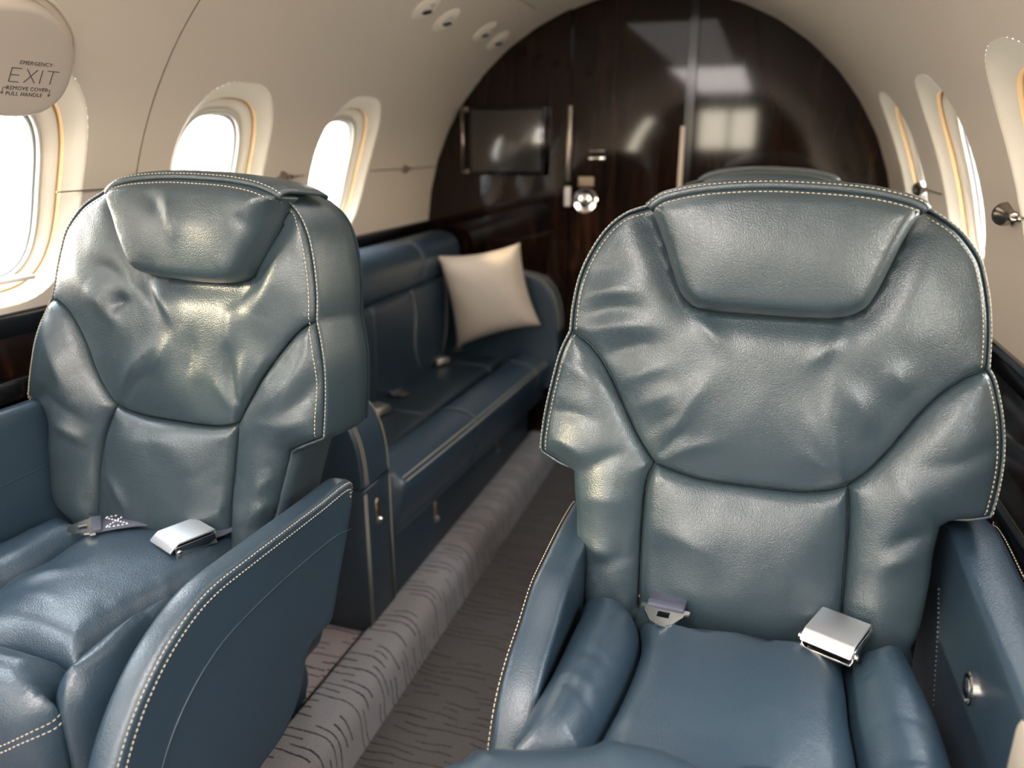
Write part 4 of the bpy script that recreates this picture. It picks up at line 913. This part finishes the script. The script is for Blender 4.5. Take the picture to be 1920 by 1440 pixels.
# throw pillow, standing on a corner edge against the backrest
def pillow(name, corners, T, mat, label, cat):
    c = [Vector(p) for p in corners]; cen = sum(c, Vector())/4
    r = None; n = 26; vs = []; fs = []; nrm = (c[1]-c[0]).cross(c[3]-c[0]).normalized()
    for side in (1, -1):
        for i in range(n+1):
            for j in range(n+1):
                u = i/n; v = j/n; a = 2*u-1; b = 2*v-1
                pinch = .095*(1-b*b)*a*abs(a), .095*(1-a*a)*b*abs(b)
                uu = u-pinch[0]*.55; vv = v-pinch[1]*.55
                p = c[0].lerp(c[1], uu).lerp(c[3].lerp(c[2], uu), vv)
                h = T*(max(0, (1-a**4)*(1-b**4)))**.55*(1-.10*math.sin(5*u+1)*math.sin(4*v))
                h += .003*noise.noise((u*5, v*5, side*2.0))*min(1, h/T*3)
                vs.append(p+nrm*side*h)
    m = (n+1)**2
    for s in (0, 1):
        for i in range(n):
            for j in range(n):
                k = s*m+i*(n+1)+j; q = (k, k+1, k+n+2, k+n+1); fs.append(q if s else q[::-1])
    bm = bmesh.new(); bv = [bm.verts.new(v) for v in vs]
    for f in fs: bm.faces.new([bv[i] for i in f])
    bmesh.ops.remove_doubles(bm, verts=bm.verts, dist=.0002)
    o = from_bm(name, bm, mat, None, True, 80); o['label'] = label; o['category'] = cat
    return o
pillow('throw_pillow', [(-.528, 2.19, .424), (-.257, 2.20, .515), (-.318, 2.18, .763), (-.570, 2.15, .719)], .044, FABRIC, 'cream square throw pillow leaning at the far end of the divan', 'pillow')

# ------------------------------------------------------------------ things on walls and bulkhead
mon = thing('monitor', 'small flat monitor with dark frame on the left bulkhead panel', 'monitor', (-.42, YB-.01, .94))
box('frame', (-.418, YB-.024, 1.048), (.248, .026, .204), BLACK, mon, .004)
box('screen', (-.418, YB-.0385, 1.048), (.224, .003, .180), SCREEN, mon, .001)
tube('arm', [(-.560, YB-.035, .955), (-.560, YB-.035, 1.145)], .0065, SATIN, mon, 12)
box('bracket', (-.552, YB-.016, .957), (.024, .030, .012), SATIN, mon, .002)
box('bracket', (-.552, YB-.016, 1.143), (.024, .030, .012), SATIN, mon, .002)

# shade pulls: bell-shaped knobs sliding on a thin dark slot line
def shade_pull(side, y, label, flip=1, sc=1.0):
    x, _, z = cyl(side, y, (16.5 if side > 0 else 18.3)*PI/180*R, -.006)
    r = thing('shade_pull', label, 'knob', (x, y, z))
    m = Matrix.Translation((x, y, z)) @ Matrix.Rotation(flip*PI/2, 4, 'X') @ Matrix.Scale(sc, 4)
    lathe('bell', [(.011, -.016), (.0115, -.014), (.010, -.010), (.0075, -.004), (.0055, .002), (.0045, .008), (.005, .010), (.0048, .014), (.0035, .017)], m, SATIN, r, 24)
    lathe('pin', [(.0016, -.030), (.0016, .034)], m, SATIN, r, 8)
shade_pull(1, 1.20, 'bronze bell-shaped shade pull on right wall, nearer one', 1, 1.4)
shade_pull(1, 1.84, 'bronze bell-shaped shade pull on right wall, further one between windows', 1, 1.4)
shade_pull(-1, 1.53, 'small bronze shade pull between the two far left windows', -1, 1.2)
shade_pull(-1, 2.15, 'tiny bronze shade pull on left wall near the bulkhead', -1, 1.0)
def cord(side, y0, y1, label):
    pts = [cyl(side, y, (16.5 if side > 0 else 18.3)*PI/180*R, -.003) for y in np.linspace(y0, y1, 6)]
    o = tube('cord', pts, .0013, SATIN, None, 6); o['label'] = label; o['category'] = 'cord'
cord(-1, .925, 1.14, 'thin dark cord on left wall beside the near window')
cord(-1, 1.50, 1.60, 'thin dark cord between the two far left windows')
cord(-1, 1.93, 2.385, 'thin dark cord on left wall running to the bulkhead')
cord(1, 1.66, 1.85, 'thin dark cord on right wall beyond the far shade pull')
cord(1, 1.02, 1.27, 'thin dark cord on right wall through the near shade pull')

# reading lamps and air outlets in the left ceiling edge
def gasper(y, a_deg, label):
    a = math.radians(a_deg); p = Vector((-R*math.cos(PI-a) if False else R*math.cos(a), y, ZC+R*math.sin(a))); nrm = Vector((-math.cos(a), 0, -math.sin(a)))
    r = thing('reading_lamp', label, 'lamp', tuple(p))
    m = Matrix.Translation(p) @ nrm.to_track_quat('Z', 'Y').to_matrix().to_4x4()
    lathe('bezel', [(.040, -.002), (.039, .002), (.032, .006), (.021, .0075), (.018, .003)], m, REVEAL, r, 32)
    m2 = m @ Matrix.Rotation(math.radians(18), 4, 'X')
    lathe('eyeball', [(.0155, .001), (.014, .006), (.010, .010)], m2, LENS, r, 24)
    lathe('nozzle', [(.0105, .009), (.0105, .0125), (.007, .013)], m2, BLACKM, r, 16)
gasper(1.725, 124.6, 'round reading lamp in ceiling edge, nearer pair, left one')
gasper(1.862, 125.4, 'round air outlet in ceiling edge, nearer pair, right one')
gasper(2.115, 124.8, 'round reading lamp in ceiling edge, farther pair, left one')
gasper(2.25, 125.6, 'round air outlet in ceiling edge, farther pair, right one')
gasper(1.36, 124.5, 'round reading lamp cut by the top of the picture')

# emergency exit cover with its lettering
ex = thing('exit_cover', 'oval cream cover plate reading emergency exit above the near left window', 'sign', cyl(-1, .80, .47, -.01))
FE = S_exit
pe = loop(FE, smooth_closed=True, step=.012); vs, fs = tri(pe, .02, (.002, .005, .010))
d = seg_dist(vs, pe, np.roll(pe, -1, 0)); hh = .010+.010*np.sqrt(1-(1-np.clip(d/.010, 0, 1))**2); n = len(vs)
V = [cyl(-1, a, b, -h) for (a, b), h in zip(vs, hh)]+[cyl(-1, a, b, .0) for a, b in vs]
F_ = list(fs)+[tuple(n+i for i in f[::-1]) for f in fs]; ee = {(f[i], f[(i+1) % 3]) for f in fs for i in range(3)}; F_ += [(b, a, n+a, n+b) for a, b in ee if (b, a) not in ee]
mob('cover_plate', V, F_, COVER, ex)
# little ridge following the cover's upper edge on the wall
rp_ = [cyl(-1, .77+(y-.77)*1.10, .42+(s-.42)*1.12, -.001) for y, s in FE[2:9]]
tube('surround_ridge', [tuple(p) for p in crom(rp_, .01)], .003, CREAM, ex, 8)
def text3(body, y, s, size, par, thin=0.0, sx=1.0, mat=INK):
    cu = bpy.data.curves.new('lettering', 'FONT'); cu.body = body; cu.size = size; cu.align_x = 'CENTER'; cu.align_y = 'CENTER'; cu.extrude = .0002; cu.offset = thin; cu.space_character = 1.12
    to = bpy.data.objects.new('lettering', cu); COL.objects.link(to)
    dg = bpy.context.evaluated_depsgraph_get(); me = bpy.data.meshes.new_from_object(to.evaluated_get(dg)); bpy.data.objects.remove(to)
    vs = [cyl(-1, y+v.co.x*sx, s+v.co.y, -.0204-v.co.z) for v in me.vertices]
    for v, c in zip(me.vertices, vs): v.co = c
    me.materials.clear(); me.materials.append(mat)
    o = bpy.data.objects.new('lettering', me); COL.objects.link(o); attach(o, par); return o
text3('EMERGENCY', .8344, .4235, .0078, ex)
def strokes(y, s, h, par):           # EXIT in thin single strokes
    g = {'E': ([(.8, 1), (0, 1), (0, 0), (.8, 0)], [(0, .5), (.7, .5)]), 'X': ([(0, 1), (.9, 0)], [(.9, 1), (0, 0)]), 'I': ([(0, 1), (0, 0)],), 'T': ([(0, 1), (1, 1)], [(.5, 1), (.5, 0)])}
    x = 0; vs = []; fs = []
    def seg(p, q):
        p = np.array(p); q = np.array(q); t = q-p; t = t/np.linalg.norm(t); nn = np.array([-t[1], t[0]])*.0005; k = len(vs)
        for e in (p-nn, p+nn, q+nn, q-nn): vs.append(cyl(-1, e[0], e[1], -.0207)); vs.append(cyl(-1, e[0], e[1], -.0198))
        fs.extend([(k, k+2, k+4, k+6), (k+1, k+7, k+5, k+3), (k, k+1, k+3, k+2), (k+4, k+5, k+7, k+6), (k+2, k+3, k+5, k+4), (k+6, k+7, k+1, k)])
    for ch, w_ in (('E', .8), ('X', .9), ('I', 0), ('T', 1.0)):
        for pl in g[ch]:
            for a, b in zip(pl, pl[1:]): seg((y+(x+a[0])*.0177, s+a[1]*h), (y+(x+b[0])*.0177, s+b[1]*h))
        x += w_+.42
    return mob('lettering', vs, fs, INK, par, smooth=False)
strokes(.802, .3955, .0195, ex)
text3('REMOVE COVER', .8319, .3865, .0078, ex)
text3('PULL HANDLE', .8292, .3785, .0078, ex)
def arrow(y0, y1, s0, s1):
    pts = [(y0, s0), (y1, s0), (y1, s1)]; vs = []; fs = []
    tube('arrow', [cyl(-1, a, b, -.0203) for a, b in pts], .0004, INK, ex, 6)
    tube('arrow', [cyl(-1, a, b, -.0203) for a, b in ((y1-.0022, s1+.003), (y1, s1), (y1+.0022, s1+.003))], .0004, INK, ex, 6)
arrow(.801, .7965, .387, .3775); arrow(.8620, .8665, .387, .3775)
# little tray sill in the near left window
sill = box('window_sill_tab', cyl(-1, .845, .10, -.004), (.03, .06, .006), REVEAL, bpy.data.objects['window_6'] if 'window_6' in bpy.data.objects else None, .002)
for o in bpy.data.objects:
    if '_o' in o: del o['_o']
    if '_n' in o: del o['_n']
